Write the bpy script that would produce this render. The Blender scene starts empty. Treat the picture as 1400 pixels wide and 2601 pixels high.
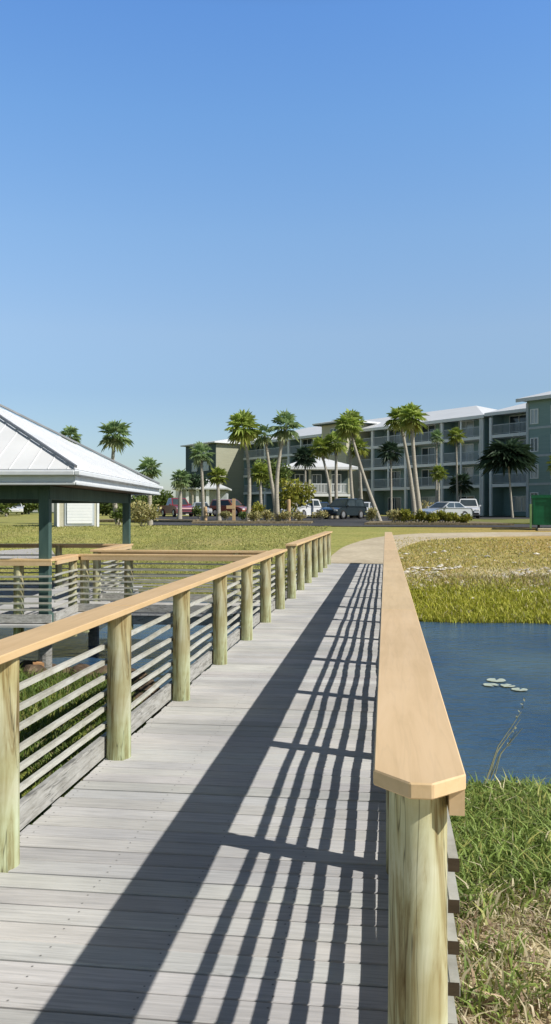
import bpy, bmesh, math, random
import numpy as np
from mathutils import Vector, Matrix, noise as mnoise

scene = bpy.context.scene
COL = scene.collection
PI = math.pi
SUN = Vector((1.085, -.36, 1.0)).normalized()      # direction towards the sun

# ------------------------------------------------------------------ camera frame
YAW = math.atan(280 / 2150)
CA, SA = math.cos(YAW), math.sin(YAW)
EYE = 1.7
F = 2150.0
def cw(L, D):                      # metres right of / ahead of the standpoint -> world XY
    return (L * CA - D * SA, L * SA + D * CA)
def LD(X, Y):
    return (X * CA + Y * SA, -X * SA + Y * CA)
def lat(px, D):                    # lateral metres for a bearing at a distance
    return (px - 700) / F * D

# ------------------------------------------------------------------ terrain
def lerp_tab(t, tab):
    if t <= tab[0][0]: return tab[0][1]
    for (a, va), (b, vb) in zip(tab, tab[1:]):
        if t <= b: return va + (vb - va) * (t - a) / (b - a)
    return tab[-1][1]
PROF = [(20, -.12), (28, -.03), (38, .68), (44, .84), (52, .93), (60, .98), (75, 1.1), (90, 1.25), (110, 1.45), (150, 1.55), (4000, 1.6)]
def shore_far(X):
    w = .25 * math.sin(X * .8) + .18 * math.sin(X * 1.9 + 1)
    if X < -2.0: return min(21.2 + (-2.0 - X) * 1.05, 30.5) + w
    return 20.9 + w + max(0, X - 14) * .12
def shore_near(X):
    w = .12 * math.sin(X * 1.7) + .07 * math.sin(X * 4.1 + 2)
    t = min(1, max(0, (-X - 1.5) / 3.0)); t = t * t * (3 - 2 * t)
    return 8.35 + 5.2 * t + w - max(0, min(X, 8) - 2) * .12
WATER = -1.0
def ground(X, Y):
    far, near = shore_far(X), shore_near(X)
    if abs(X) > 75: far, near = near, near     # pond ends
    if Y >= far:
        d = Y - far
        P = lerp_tab(LD(X, Y)[1], PROF)
        b = -1.02 + .17 * d
        k = .25
        h = max(0, k - abs(b - P)) / k
        return min(b, P) - h * h * k * .25
    if Y <= near:
        d = near - Y
        b = -1.02 + .115 * d
        P = -.38
        k = .3
        h = max(0, k - abs(b - P)) / k
        return min(b, P) - h * h * k * .25
    return -1.02 - .3 * min(Y - near, far - Y, 3.0)

# ------------------------------------------------------------------ materials
def mat(name, stops, scale=(1, 1, 1), nscale=4.0, detail=6, nrough=.6, rough=.8, bump=.15, bdist=.01, metal=0, spec=.3,
        big=None, bigscale=.5, tone=True, distort=0.0, trans=0.0, coat=0, crack=None):
    m = bpy.data.materials.new(name); m.use_nodes = True
    nt = m.node_tree; N = nt.nodes; Lk = nt.links
    b = N['Principled BSDF']
    tc = N.new('ShaderNodeTexCoord'); mp = N.new('ShaderNodeMapping'); mp.inputs['Scale'].default_value = scale
    Lk.new(tc.outputs['Object'], mp.inputs['Vector'])
    nz = N.new('ShaderNodeTexNoise'); nz.inputs['Scale'].default_value = nscale; nz.inputs['Detail'].default_value = detail
    nz.inputs['Roughness'].default_value = nrough; nz.inputs['Distortion'].default_value = distort
    Lk.new(mp.outputs[0], nz.inputs['Vector'])
    rp = N.new('ShaderNodeValToRGB'); e = rp.color_ramp.elements
    e[0].position, e[0].color = stops[0][0], (*stops[0][1], 1)
    e[1].position, e[1].color = stops[-1][0], (*stops[-1][1], 1)
    for p, c in stops[1:-1]:
        q = e.new(p); q.color = (*c, 1)
    Lk.new(nz.outputs['Fac'], rp.inputs['Fac'])
    out = rp.outputs['Color']
    if big:
        n2 = N.new('ShaderNodeTexNoise'); n2.inputs['Scale'].default_value = bigscale; n2.inputs['Detail'].default_value = 4
        Lk.new(tc.outputs['Object'], n2.inputs['Vector'])
        r2 = N.new('ShaderNodeValToRGB'); q = r2.color_ramp.elements
        q[0].position, q[0].color = .36, (*big[0], 1); q[1].position, q[1].color = .64, (*big[1], 1)
        Lk.new(n2.outputs['Fac'], r2.inputs['Fac'])
        mx = N.new('ShaderNodeMix'); mx.data_type = 'RGBA'; mx.blend_type = 'MULTIPLY'; mx.inputs[0].default_value = 1
        Lk.new(out, mx.inputs[6]); Lk.new(r2.outputs[0], mx.inputs[7]); out = mx.outputs[2]
    if crack:
        mc = N.new('ShaderNodeMapping'); mc.inputs['Scale'].default_value = crack[0]; Lk.new(tc.outputs['Object'], mc.inputs['Vector'])
        n3 = N.new('ShaderNodeTexNoise'); n3.inputs['Scale'].default_value = 1; n3.inputs['Detail'].default_value = 3; Lk.new(mc.outputs[0], n3.inputs['Vector'])
        r3 = N.new('ShaderNodeValToRGB'); q = r3.color_ramp.elements
        q[0].position, q[0].color = .5 - crack[1], (1, 1, 1, 1); q[1].position, q[1].color = .5 + crack[1], (1, 1, 1, 1); z_ = q.new(.5); z_.color = (crack[2],) * 3 + (1,)
        Lk.new(n3.outputs['Fac'], r3.inputs['Fac'])
        mx = N.new('ShaderNodeMix'); mx.data_type = 'RGBA'; mx.blend_type = 'MULTIPLY'; mx.inputs[0].default_value = 1
        Lk.new(out, mx.inputs[6]); Lk.new(r3.outputs[0], mx.inputs[7]); out = mx.outputs[2]
    if tone:
        at = N.new('ShaderNodeAttribute'); at.attribute_name = 'Col'
        mx = N.new('ShaderNodeMix'); mx.data_type = 'RGBA'; mx.blend_type = 'MULTIPLY'; mx.inputs[0].default_value = 1
        Lk.new(out, mx.inputs[6]); Lk.new(at.outputs['Color'], mx.inputs[7]); out = mx.outputs[2]
    Lk.new(out, b.inputs['Base Color'])
    b.inputs['Roughness'].default_value = rough; b.inputs['Metallic'].default_value = metal
    b.inputs['Specular IOR Level'].default_value = spec
    if coat: b.inputs['Coat Weight'].default_value = coat; b.inputs['Coat Roughness'].default_value = .08
    if bump:
        bp = N.new('ShaderNodeBump'); bp.inputs['Strength'].default_value = bump; bp.inputs['Distance'].default_value = bdist
        Lk.new(nz.outputs['Fac'], bp.inputs['Height']); Lk.new(bp.outputs[0], b.inputs['Normal'])
    if trans:
        tr = N.new('ShaderNodeBsdfTranslucent'); Lk.new(out, tr.inputs['Color'])
        ms = N.new('ShaderNodeMixShader'); ms.inputs[0].default_value = trans
        Lk.new(b.outputs[0], ms.inputs[1]); Lk.new(tr.outputs[0], ms.inputs[2])
        Lk.new(ms.outputs[0], N['Material Output'].inputs['Surface'])
    return m

M = {}
M['deck'] = mat('deck_wood', [(.3, (.43, .43, .42)), (.52, (.56, .555, .545)), (.72, (.645, .64, .63))], (1.2, 26, 20), 2.2, 8, .65, .85, .35, .004,
                big=((.82, .82, .83), (1.06, 1.05, 1.03)), bigscale=1.1, crack=((.9, 38, 10), .02, .84))
M['cap'] = mat('new_pine', [(.3, (.665, .475, .265)), (.5, (.72, .52, .30)), (.75, (.76, .56, .34))], (14, 1.0, 14), 1.6, 7, .6, .6, .12, .002,
               big=((.93, .92, .9), (1.04, 1.03, 1.02)), bigscale=1.3, distort=.6, crack=((22, .9, 4), .03, .955))
M['post'] = mat('treated_post', [(.32, (.15, .105, .05)), (.41, (.32, .285, .16)), (.49, (.455, .45, .30)), (.58, (.53, .545, .40)), (.72, (.61, .625, .49))], (9, 9, .9), 1.9, 8, .62, .8, .3, .006,
                big=((.78, .71, .54), (1.08, 1.09, 1.06)), bigscale=3.0, distort=1.1, crack=((16, 16, 1.1), .012, .38))
M['slat'] = mat('weathered_slat', [(.3, (.34, .33, .28)), (.5, (.47, .46, .41)), (.75, (.56, .56, .51))], (6, 6, 30), 1.6, 7, .6, .85, .3, .003,
                big=((.85, .84, .78), (1.05, 1.05, 1.05)), bigscale=1.5)
M['kick'] = mat('weathered_board', [(.3, (.24, .23, .2)), (.5, (.40, .39, .36)), (.7, (.53, .52, .49))], (5, 2, 14), 2.4, 8, .7, .9, .4, .004, crack=((3, 1.2, 22), .02, .45))
M['roofm'] = mat('white_metal_roof', [(.3, (.74, .745, .75)), (.7, (.82, .825, .83))], (1, 1, 1), 1.5, 4, .5, .5, .02, .002, metal=0, big=((.93, .94, .95), (1, 1, 1)), bigscale=.4)
M['hipcap'] = mat('grey_metal', [(.3, (.17, .175, .18)), (.7, (.24, .245, .25))], nscale=3, rough=.4, metal=.3, bump=0)
M['fascia'] = mat('grey_fascia', [(.3, (.62, .64, .66)), (.7, (.72, .74, .75))], nscale=5, rough=.5, bump=.03)
M['dgreen'] = mat('dark_green_paint', [(.3, (.045, .085, .075)), (.7, (.085, .14, .12))], (4, 4, .6), 3, rough=.6, bump=.1)
M['soffit'] = mat('soffit_wood', [(.3, (.10, .075, .045)), (.7, (.17, .13, .08))], (1, 8, 8), 3, rough=.8)
M['pole'] = M['post']
M['white'] = mat('white_paint', [(.3, (.76, .78, .79)), (.7, (.83, .84, .84))], nscale=2, rough=.55, bump=.02)
M['whiteroof'] = mat('pale_standing_seam', [(.3, (.72, .73, .73)), (.7, (.80, .80, .80))], nscale=.6, rough=.45, bump=.02)
M['teal'] = mat('grey_green_siding', [(.3, (.225, .325, .32)), (.7, (.275, .385, .375))], (.4, .4, 9), 1.2, rough=.75, bump=.15)
M['darkteal'] = mat('deep_green_and_shade', [(.3, (.06, .09, .09)), (.7, (.085, .12, .12))], (.4, .4, 9), 1.2, rough=.75)  # dark building colour, also painted shade on wing front and clubhouse wall
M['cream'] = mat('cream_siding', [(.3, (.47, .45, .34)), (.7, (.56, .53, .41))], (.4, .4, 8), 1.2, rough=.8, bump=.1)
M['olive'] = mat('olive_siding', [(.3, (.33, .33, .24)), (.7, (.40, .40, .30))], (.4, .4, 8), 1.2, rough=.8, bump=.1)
M['glass'] = mat('window_glass', [(.3, (.03, .045, .055)), (.7, (.07, .09, .10))], nscale=.8, rough=.08, spec=.6, bump=0)
M['glasslight'] = mat('curtained_glass', [(.35, (.34, .38, .40)), (.7, (.5, .53, .54))], (3, 3, .3), nscale=2, rough=.12, spec=.6, bump=0)
M['railmetal'] = mat('grey_balusters', [(.3, (.42, .46, .49)), (.7, (.52, .56, .58))], nscale=2, rough=.5, bump=0)
M['trunk'] = mat('palm_bark', [(.3, (.27, .24, .19)), (.55, (.43, .39, .32)), (.8, (.54, .50, .43))], (2, 2, 9), 2.5, 7, .65, .9, .6, .03)
def leafmat(n, a, b, c, tr=.28): return mat(n, [(.3, a), (.5, b), (.72, c)], (1, 1, 1), 2.2, 4, .6, .5, 0, tone=True, trans=tr, spec=.35)
M['frond'] = leafmat('palm_frond', (.20, .28, .05), (.34, .42, .095), (.50, .56, .20), .42)
M['frondy'] = leafmat('yellow_green_frond', (.17, .22, .035), (.27, .33, .06), (.38, .41, .12))  # leaf colour of the yellow green palms
M['frondd'] = leafmat('dark_frond', (.03, .055, .03), (.045, .08, .045), (.07, .11, .055), .2)  # leaf colour of the dark palms and the dark teal tree
M['frondb'] = leafmat('bluish_frond', (.16, .24, .11), (.26, .36, .16), (.42, .51, .26), .42)
M['shrub'] = leafmat('shrub_leaf', (.17, .19, .03), (.30, .30, .05), (.45, .42, .10))
M['shrubg'] = leafmat('green_leaf', (.07, .12, .03), (.14, .19, .05), (.24, .29, .10))
M['tan'] = leafmat('dry_bush', (.26, .24, .09), (.42, .38, .18), (.58, .52, .30))
M['grassblade'] = mat('grass_blade', [(.3, (.9, .9, .9)), (.7, (1.1, 1.1, 1.1))], nscale=1.0, rough=.55, bump=0, tone=True, trans=.3, spec=.3)
M['asphalt'] = mat('asphalt', [(.3, (.05, .05, .055)), (.7, (.085, .083, .082))], nscale=6, detail=8, rough=.9, bump=.2, big=((.8, .8, .82), (1.2, 1.18, 1.15)), bigscale=.25, tone=False)
M['concrete'] = mat('path_concrete', [(.3, (.50, .42, .30)), (.55, (.58, .50, .37)), (.75, (.64, .56, .43))], nscale=5, detail=8, rough=.9, bump=.12, big=((.86, .84, .8), (1.04, 1.03, 1.0)), bigscale=.7)
M['kerb'] = mat('kerb_concrete', [(.3, (.42, .40, .36)), (.7, (.52, .50, .45))], nscale=5, rough=.9)
M['pathgrey'] = mat('path_grey', [(.3, (.40, .385, .37)), (.7, (.46, .445, .43))], nscale=9, rough=.9, bump=.05, tone=False)
M['mulch'] = mat('mulch', [(.3, (.13, .10, .06)), (.55, (.24, .19, .11)), (.75, (.36, .30, .19))], nscale=7, detail=8, rough=.95, bump=.5, bdist=.03, tone=False)
M['lawn'] = mat('lawn_surface', [(.3, (.14, .16, .035)), (.5, (.20, .21, .055)), (.7, (.27, .26, .09))], nscale=3, detail=9, rough=.9, bump=.4, bdist=.05, tone=False)
M['stone'] = mat('pale_rubble', [(.3, (.55, .50, .42)), (.7, (.70, .66, .58))], nscale=4, rough=.9, bump=.3)
M['rock'] = mat('brown_rock', [(.3, (.05, .035, .025)), (.55, (.12, .085, .055)), (.8, (.25, .19, .13))], nscale=6, rough=.9, bump=.5, bdist=.02)
M['brick'] = mat('orange_stone', [(.3, (.38, .20, .09)), (.7, (.52, .30, .15))], nscale=8, rough=.9, bump=.3)
M['dumpster'] = mat('green_steel', [(.3, (.0, .085, .03)), (.55, (.004, .12, .045)), (.75, (.012, .16, .065))], nscale=3, detail=7, rough=.45, bump=.05, spec=.4)
M['dumpedge'] = mat('pale_green_steel', [(.3, (.18, .30, .12)), (.7, (.26, .38, .17))], nscale=3, rough=.5, bump=.05)
M['tyre'] = mat('tyre_rubber', [(.3, (.015, .015, .016)), (.7, (.03, .03, .03))], nscale=8, rough=.85, bump=.1)
M['rim'] = mat('alloy', [(.3, (.42, .42, .43)), (.7, (.52, .52, .53))], nscale=3, rough=.35, metal=.7, bump=0)
M['lamp'] = mat('lamp_lens', [(.3, (.75, .75, .72)), (.7, (.85, .85, .82))], nscale=3, rough=.15, bump=0)
M['taillamp'] = mat('red_lens', [(.3, (.35, .01, .01)), (.7, (.5, .02, .02))], nscale=3, rough=.15, bump=0)
M['black'] = mat('black_trim', [(.3, (.015, .015, .017)), (.7, (.03, .03, .032))], nscale=4, rough=.5, bump=0)
M['pad'] = mat('lily_pad_pale', [(.3, (.40, .47, .34)), (.7, (.60, .64, .52))], nscale=9, rough=.35, bump=.1, spec=.5)
M['reed'] = mat('dry_reed', [(.3, (.26, .27, .16)), (.7, (.40, .39, .26))], nscale=6, rough=.8, bump=0)
M['woodtan'] = mat('sign_wood', [(.3, (.50, .33, .17)), (.7, (.62, .44, .25))], (8, 8, 1), 2, rough=.8)
def paint(n, c): return mat(n, [(.3, tuple(x * .92 for x in c)), (.7, c)], nscale=.8, rough=.28, bump=0, spec=.5, coat=.6)
M['p_red'] = paint('red_car_paint', (.24, .028, .04)); M['p_pink'] = paint('faded_red_paint', (.50, .14, .16))
M['p_white'] = paint('white_car_paint', (.75, .76, .77)); M['p_dark'] = paint('dark_green_car_paint', (.02, .03, .035))
M['p_silver'] = paint('silver_car_paint', (.42, .44, .46)); M['p_orange'] = paint('orange_car_paint', (.34, .10, .05)); M['p_blue'] = paint('navy_car_paint', (.03, .05, .11))
# terrain: colour regions by real position
def terrain_mat():
    m = bpy.data.materials.new('terrain_grass'); m.use_nodes = True
    nt = m.node_tree; N = nt.nodes; Lk = nt.links; b = N['Principled BSDF']
    at = N.new('ShaderNodeAttribute'); at.attribute_name = 'Col'
    tc = N.new('ShaderNodeTexCoord')
    def noise(s, d=6, scl=(1, 1, 1)):
        mp = N.new('ShaderNodeMapping'); mp.inputs['Scale'].default_value = scl; Lk.new(tc.outputs['Object'], mp.inputs[0])
        n = N.new('ShaderNodeTexNoise'); n.inputs['Scale'].default_value = s; n.inputs['Detail'].default_value = d; n.inputs['Roughness'].default_value = .65
        Lk.new(mp.outputs[0], n.inputs['Vector']); return n.outputs['Fac']
    def ramp(f, a, b_, p0=.3, p1=.7):
        r = N.new('ShaderNodeValToRGB'); q = r.color_ramp.elements; q[0].position, q[0].color = p0, (*a, 1); q[1].position, q[1].color = p1, (*b_, 1)
        Lk.new(f, r.inputs[0]); return r.outputs[0]
    def mul(a, b_):
        x = N.new('ShaderNodeMix'); x.data_type = 'RGBA'; x.blend_type = 'MULTIPLY'; x.inputs[0].default_value = 1; Lk.new(a, x.inputs[6]); Lk.new(b_, x.inputs[7]); return x.outputs[2]
    f = noise(9, 8)
    c = mul(at.outputs['Color'], ramp(f, (.6, .62, .55), (1.35, 1.32, 1.25)))
    c = mul(c, ramp(noise(.5, 5, (1, 1.6, 1)), (.78, .86, .75), (1.22, 1.12, 1.1)))
    Lk.new(c, b.inputs['Base Color']); b.inputs['Roughness'].default_value = .95; b.inputs['Specular IOR Level'].default_value = .1
    bp = N.new('ShaderNodeBump'); bp.inputs['Strength'].default_value = .5; bp.inputs['Distance'].default_value = .06
    Lk.new(f, bp.inputs['Height']); Lk.new(bp.outputs[0], b.inputs['Normal'])
    return m
M['terrain'] = terrain_mat()
def water_mat():
    m = bpy.data.materials.new('pond_water'); m.use_nodes = True
    nt = m.node_tree; N = nt.nodes; Lk = nt.links; b = N['Principled BSDF']
    tc = N.new('ShaderNodeTexCoord'); mp = N.new('ShaderNodeMapping'); mp.inputs['Scale'].default_value = (1, 1.7, 1); Lk.new(tc.outputs['Object'], mp.inputs[0])
    n = N.new('ShaderNodeTexNoise'); n.inputs['Scale'].default_value = 2.4; n.inputs['Detail'].default_value = 7; n.inputs['Roughness'].default_value = .6; Lk.new(mp.outputs[0], n.inputs['Vector'])
    n2 = N.new('ShaderNodeTexNoise'); n2.inputs['Scale'].default_value = .35; n2.inputs['Detail'].default_value = 4; Lk.new(tc.outputs['Object'], n2.inputs['Vector'])
    r = N.new('ShaderNodeValToRGB'); q = r.color_ramp.elements; q[0].position, q[0].color = .35, (.022, .078, .18, 1); q[1].position, q[1].color = .68, (.07, .14, .215, 1)
    Lk.new(n2.outputs[0], r.inputs[0]); Lk.new(r.outputs[0], b.inputs['Base Color'])
    b.inputs['Roughness'].default_value = .12; b.inputs['IOR'].default_value = 1.33
    bp = N.new('ShaderNodeBump'); bp.inputs['Strength'].default_value = .75; bp.inputs['Distance'].default_value = .11
    Lk.new(n.outputs[0], bp.inputs['Height']); Lk.new(bp.outputs[0], b.inputs['Normal'])
    return m
M['water'] = water_mat()

# ------------------------------------------------------------------ mesh tools
class MB:
    def __init__(self): self.v = []; self.f = []; self.c = []
    def add(self, vs, fs, tone=(1, 1, 1)):
        o = len(self.v); self.v += [tuple(p) for p in vs]; self.f += [tuple(i + o for i in f) for f in fs]
        if isinstance(tone, (int, float)): tone = (tone,) * 3
        self.c += [tone] * len(vs)
    def box(self, x0, x1, y0, y1, z0, z1, tone=1, T=None):
        vs = [(x, y, z) for z in (z0, z1) for y in (y0, y1) for x in (x0, x1)]
        if T: vs = [T @ Vector(p) for p in vs]
        self.add(vs, [(0, 2, 3, 1), (4, 5, 7, 6), (0, 1, 5, 4), (2, 6, 7, 3), (0, 4, 6, 2), (1, 3, 7, 5)], tone)
    def sweep(self, pts, sec, up=Vector((0, 0, 1)), tone=1, cap=True):
        """sec: list of (side, up) offsets; swept along pts with a fixed up."""
        n = len(sec); vs = []
        for i, p in enumerate(pts):
            d = (Vector(pts[min(i + 1, len(pts) - 1)]) - Vector(pts[max(i - 1, 0)])).normalized()
            s = d.cross(up).normalized(); u = s.cross(d)
            for a, b in sec: vs.append(Vector(p) + s * a + u * b)
        fs = []
        for i in range(len(pts) - 1):
            for j in range(n):
                k = (j + 1) % n
                fs.append((i * n + j, i * n + k, (i + 1) * n + k, (i + 1) * n + j))
        if cap: fs += [tuple(range(n - 1, -1, -1)), tuple((len(pts) - 1) * n + j for j in range(n))]
        self.add(vs, fs, tone)
    def tube(self, pts, rad, seg=10, tone=1, cap=True, jit=0, rnd=random):
        vs = []; n = seg
        ref = Vector((.13, .99, .05))
        for i, p in enumerate(pts):
            d = (Vector(pts[min(i + 1, len(pts) - 1)]) - Vector(pts[max(i - 1, 0)])).normalized()
            s = d.cross(ref).normalized(); u = s.cross(d)
            r = rad[i] if isinstance(rad, (list, tuple)) else rad
            for j in range(n):
                a = 2 * PI * j / n; rr = r * (1 + (rnd.uniform(-jit, jit) if jit else 0))
                vs.append(Vector(p) + (s * math.cos(a) + u * math.sin(a)) * rr)
        fs = [(i * n + j, i * n + (j + 1) % n, (i + 1) * n + (j + 1) % n, (i + 1) * n + j) for i in range(len(pts) - 1) for j in range(n)]
        if cap: fs += [tuple(range(n - 1, -1, -1)), tuple((len(pts) - 1) * n + j for j in range(n))]
        self.add(vs, fs, tone)
    def prism(self, poly, z0, z1, tone=1):
        n = len(poly)
        self.add([(x, y, z0) for x, y in poly] + [(x, y, z1) for x, y in poly],
                 [tuple(range(n - 1, -1, -1)), tuple(range(n, 2 * n))] + [(i, (i + 1) % n, n + (i + 1) % n, n + i) for i in range(n)], tone)
    def build(self, name, m, parent=None, world=False, smooth=False, bevel=0, autosmooth=None, loc=None):
        me = bpy.data.meshes.new(name)
        vs = self.v
        if loc is not None: vs = [(x - loc[0], y - loc[1], z - loc[2]) for x, y, z in vs]
        me.from_pydata(vs, [], self.f); me.update()
        at = me.color_attributes.new('Col', 'FLOAT_COLOR', 'POINT')
        at.data.foreach_set('color', [q for c in self.c for q in (*c, 1)])
        bm = bmesh.new(); bm.from_mesh(me)
        if autosmooth is None and len(self.f) < 20000: bmesh.ops.recalc_face_normals(bm, faces=bm.faces)
        if bevel:
            ed = [e for e in bm.edges if len(e.link_faces) == 2 and e.calc_face_angle(0) > .5]
            bmesh.ops.bevel(bm, geom=ed, offset=bevel, segments=1, affect='EDGES', profile=.5)
        bm.to_mesh(me); bm.free()
        if smooth:
            me.polygons.foreach_set('use_smooth', [True] * len(me.polygons))
        me.materials.append(m)
        o = bpy.data.objects.new(name, me); COL.objects.link(o)
        if loc is not None: o.location = loc
        if parent is not None:
            o.parent = parent
            if world: o.matrix_parent_inverse = Matrix.LocRotScale(parent.location, parent.rotation_euler, None).inverted()
        return o
def smooth_by_angle(o, ang=.7):
    me = o.data
    me.polygons.foreach_set('use_smooth', [True] * len(me.polygons))
    try: me.set_sharp_from_angle(angle=ang)
    except Exception: pass
    return o
def tag(o, label=None, cat=None, group=None, kind=None):
    if label: o['label'] = label
    if cat: o['category'] = cat
    if group: o['group'] = group
    if kind: o['kind'] = kind
    return o
def thing(name, label, cat, loc=(0, 0, 0), rz=0, group=None):
    o = bpy.data.objects.new(name, None); COL.objects.link(o); o.location = loc; o.rotation_euler = (0, 0, rz)
    o.empty_display_size = .2
    return tag(o, label, cat, group)
def part_empty(name, parent):
    o = bpy.data.objects.new(name, None); COL.objects.link(o); o.parent = parent; o.empty_display_size = .1
    return o

# ------------------------------------------------------------------ ground sheet
def grid_lines(lo, hi, fine_lo, fine_hi, step, growth=1.18):
    a = list(np.arange(fine_lo, fine_hi + 1e-6, step))
    s, x = step, fine_hi
    while x < hi: s *= growth; x += s; a.append(x)
    s, x = step, fine_lo
    while x > lo: s *= growth; x -= s; a.insert(0, x)
    return a
GX = grid_lines(-2500, 2500, -26, 26, .4); GY = grid_lines(-300, 4000, -2, 46, .4)
def terr_col(X, Y, z):
    far, near = shore_far(X), shore_near(X)
    n = mnoise.noise(Vector((X * .35, Y * .35, 0))); n2 = mnoise.noise(Vector((X * 1.3, Y * 1.3, 5)))
    g = Vector((.27, .28, .085)); lush = Vector((.16, .20, .045)); dry = Vector((.42, .36, .19)); straw = Vector((.62, .50, .36)); mud = Vector((.10, .085, .05))
    if Y > far:
        d = Y - far
        if X > .2:
            t = min(1, max(0, (d - 2.2 + n) / 3)); t2 = min(1, max(0, (d - 8 + 2 * n) / 5))
            c = Vector((.26, .26, .045)).lerp(Vector((.42, .36, .15)), t)
            right = min(1, max(0, (X - 1.5) / 6))
            sp = max(0, min(1, (mnoise.noise(Vector((X * .3, Y * .55, 4))) + .25) * 2.2)) * max(0, 1 - abs(d - 5.2) / 2.6)
            c = c.lerp(Vector((.58, .49, .35)), sp * .85)
            c = c.lerp(Vector((.38, .34, .115)).lerp(Vector((.46, .33, .13)), right), t2)
            if Y > 47: c = g
        else:
            c = Vector((.22, .23, .06)).lerp(Vector((.34, .34, .12)), min(1, d / 6)).lerp(Vector((.40, .36, .16)), max(0, min(1, n * 1.2)))
        if d < .5: c = c.lerp(mud, 1 - d / .5)
    elif Y < near:
        c = lush.lerp(g, .5 + .5 * n2)
        if X > 0:
            t = min(1, max(0, (5.3 - Y + n * 1.2) / 1.0)); c = c.lerp(straw, t * .9)
        d = near - Y
        if d < .5: c = c.lerp(mud, 1 - d / .5)
    else: c = mud * .6
    if Y > 120: c = Vector((.09, .11, .04))
    return c
def build_ground():
    mb = MB(); nx, ny = len(GX), len(GY)
    for y in GY:
        for x in GX:
            z = ground(x, y)
            if abs(x) < 26 and -2 < y < 46: z += .03 * mnoise.noise(Vector((x * .9, y * .9, 1.3))) * min(1, abs(z - WATER) * 4)
            mb.v.append((x, y, z)); mb.c.append(tuple(terr_col(x, y, z)))
    for j in range(ny - 1):
        for i in range(nx - 1):
            a = j * nx + i; mb.f.append((a, a + 1, a + nx + 1, a + nx))
    o = mb.build('ground', M['terrain'], smooth=True, autosmooth=False)
    tag(o, 'grassy ground and pond banks around the boardwalk', kind='structure')
build_ground()
mb = MB(); mb.add([(-90, 2, WATER), (90, 2, WATER), (90, 48, WATER), (-90, 48, WATER)], [(0, 1, 2, 3)])
tag(mb.build('pond_water', M['water']), 'dark blue rippled pond water under the footbridge', kind='structure')

def sheet(name, LDpoly_rows, m, lift, label, world=False, kind='structure', skirt=0):
    """rows: list of lists of (L,D) (or XY if world) -> a sheet that follows the ground."""
    mb = MB(); nr, nc = len(LDpoly_rows), len(LDpoly_rows[0])
    for row in LDpoly_rows:
        for p in row:
            X, Y = p if world else cw(*p)
            mb.v.append((X, Y, ground(X, Y) + lift)); mb.c.append((1, 1, 1))
    for j in range(nr - 1):
        for i in range(nc - 1):
            a = j * nc + i; mb.f.append((a, a + 1, a + nc + 1, a + nc))
    if skirt:
        ring = [i for i in range(nc)] + [j * nc + nc - 1 for j in range(1, nr)] + [(nr - 1) * nc + i for i in range(nc - 2, -1, -1)] + [j * nc for j in range(nr - 2, 0, -1)]
        o = len(mb.v)
        for i in ring: x, y, z = mb.v[i]; mb.v.append((x, y, z - skirt)); mb.c.append((1, 1, 1))
        n = len(ring)
        for k in range(n): mb.f.append((ring[k], ring[(k + 1) % n], o + (k + 1) % n, o + k))
    ob = mb.build(name, m, smooth=False)
    return tag(ob, label, kind=kind)
def quad_rows(p00, p10, p01, p11, nu, nv):
    rows = []
    for j in range(nv + 1):
        t = j / nv; a = (p00[0] + (p01[0] - p00[0]) * t, p00[1] + (p01[1] - p00[1]) * t); b = (p10[0] + (p11[0] - p10[0]) * t, p10[1] + (p11[1] - p10[1]) * t)
        rows.append([(a[0] + (b[0] - a[0]) * i / nu, a[1] + (b[1] - a[1]) * i / nu) for i in range(nu + 1)])
    return rows
# car park road and lot
sheet('car_park_road', quad_rows((-7.2, 49.5), (24, 42.5), (-13, 88), (24, 88), 52, 46), M['asphalt'], .05, 'dark asphalt road and car park in front of the apartments', skirt=.2)
# islands (kerbed) and lawns on top of the lot
def island(name, poly, m, lift, label, n=14):
    sheet(name, quad_rows(*poly, n, 8), m, lift, label, skirt=.3)
island('planting_island', ((-5.2, 52.5), (2.2, 52.5), (-5.0, 57.5), (2.6, 57.5)), M['mulch'], .16, 'mulched planting island below the tall palms')
island('planting_bed', ((-13.5, 60), (-5.8, 57), (-12, 65), (-5.6, 63)), M['mulch'], .16, 'mulched bed with wooden posts beside the car park')
island('planting_strip', ((5.2, 49.6), (13.6, 48.2), (6.2, 55), (12.6, 54.5)), M['mulch'], .16, 'mulched strip planted with low yellow green shrubs')
sheet('lawn_strip', quad_rows((11.0, 51.5), (24.2, 50.2), (13.4, 66), (26, 66), 20, 14), M['lawn'], .13, 'bright lawn strip in front of the right hand apartments', skirt=.3)
# footpath from the bridge end, sweeping right into the pavement
def ribbon(name, pts, w, m, lift, label, skirt=.15):
    P = []
    for i in range(len(pts) - 1):
        p0 = pts[max(i - 1, 0)]; p1 = pts[i]; p2 = pts[i + 1]; p3 = pts[min(i + 2, len(pts) - 1)]
        for k in range(8):
            t = k / 8
            P.append(tuple(.5 * (2 * p1[a] + (p2[a] - p0[a]) * t + (2 * p0[a] - 5 * p1[a] + 4 * p2[a] - p3[a]) * t * t + (3 * p1[a] - p0[a] - 3 * p2[a] + p3[a]) * t ** 3) for a in (0, 1)))
    P.append(pts[-1])
    rows = []
    for i, p in enumerate(P):
        q0, q1 = P[max(i - 1, 0)], P[min(i + 1, len(P) - 1)]
        d = Vector((q1[0] - q0[0], q1[1] - q0[1])).normalized(); s = Vector((d.y, -d.x))
        rows.append([(p[0] + s.x * w * (t - .5), p[1] + s.y * w * (t - .5)) for t in (0, .25, .5, .75, 1)])
    return sheet(name, rows, m, lift, label, world=True, skirt=skirt)
ribbon('footpath', [(-.86, 28.02), (-.78, 30.5), (-.35, 33.5), (.9, 36.6), (3.6, 38.6), (7.5, 39.6), (14, 40.2), (22, 40.2)], 2.15, M['concrete'], .05, 'tan concrete footpath sweeping right from the end of the bridge')
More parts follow.
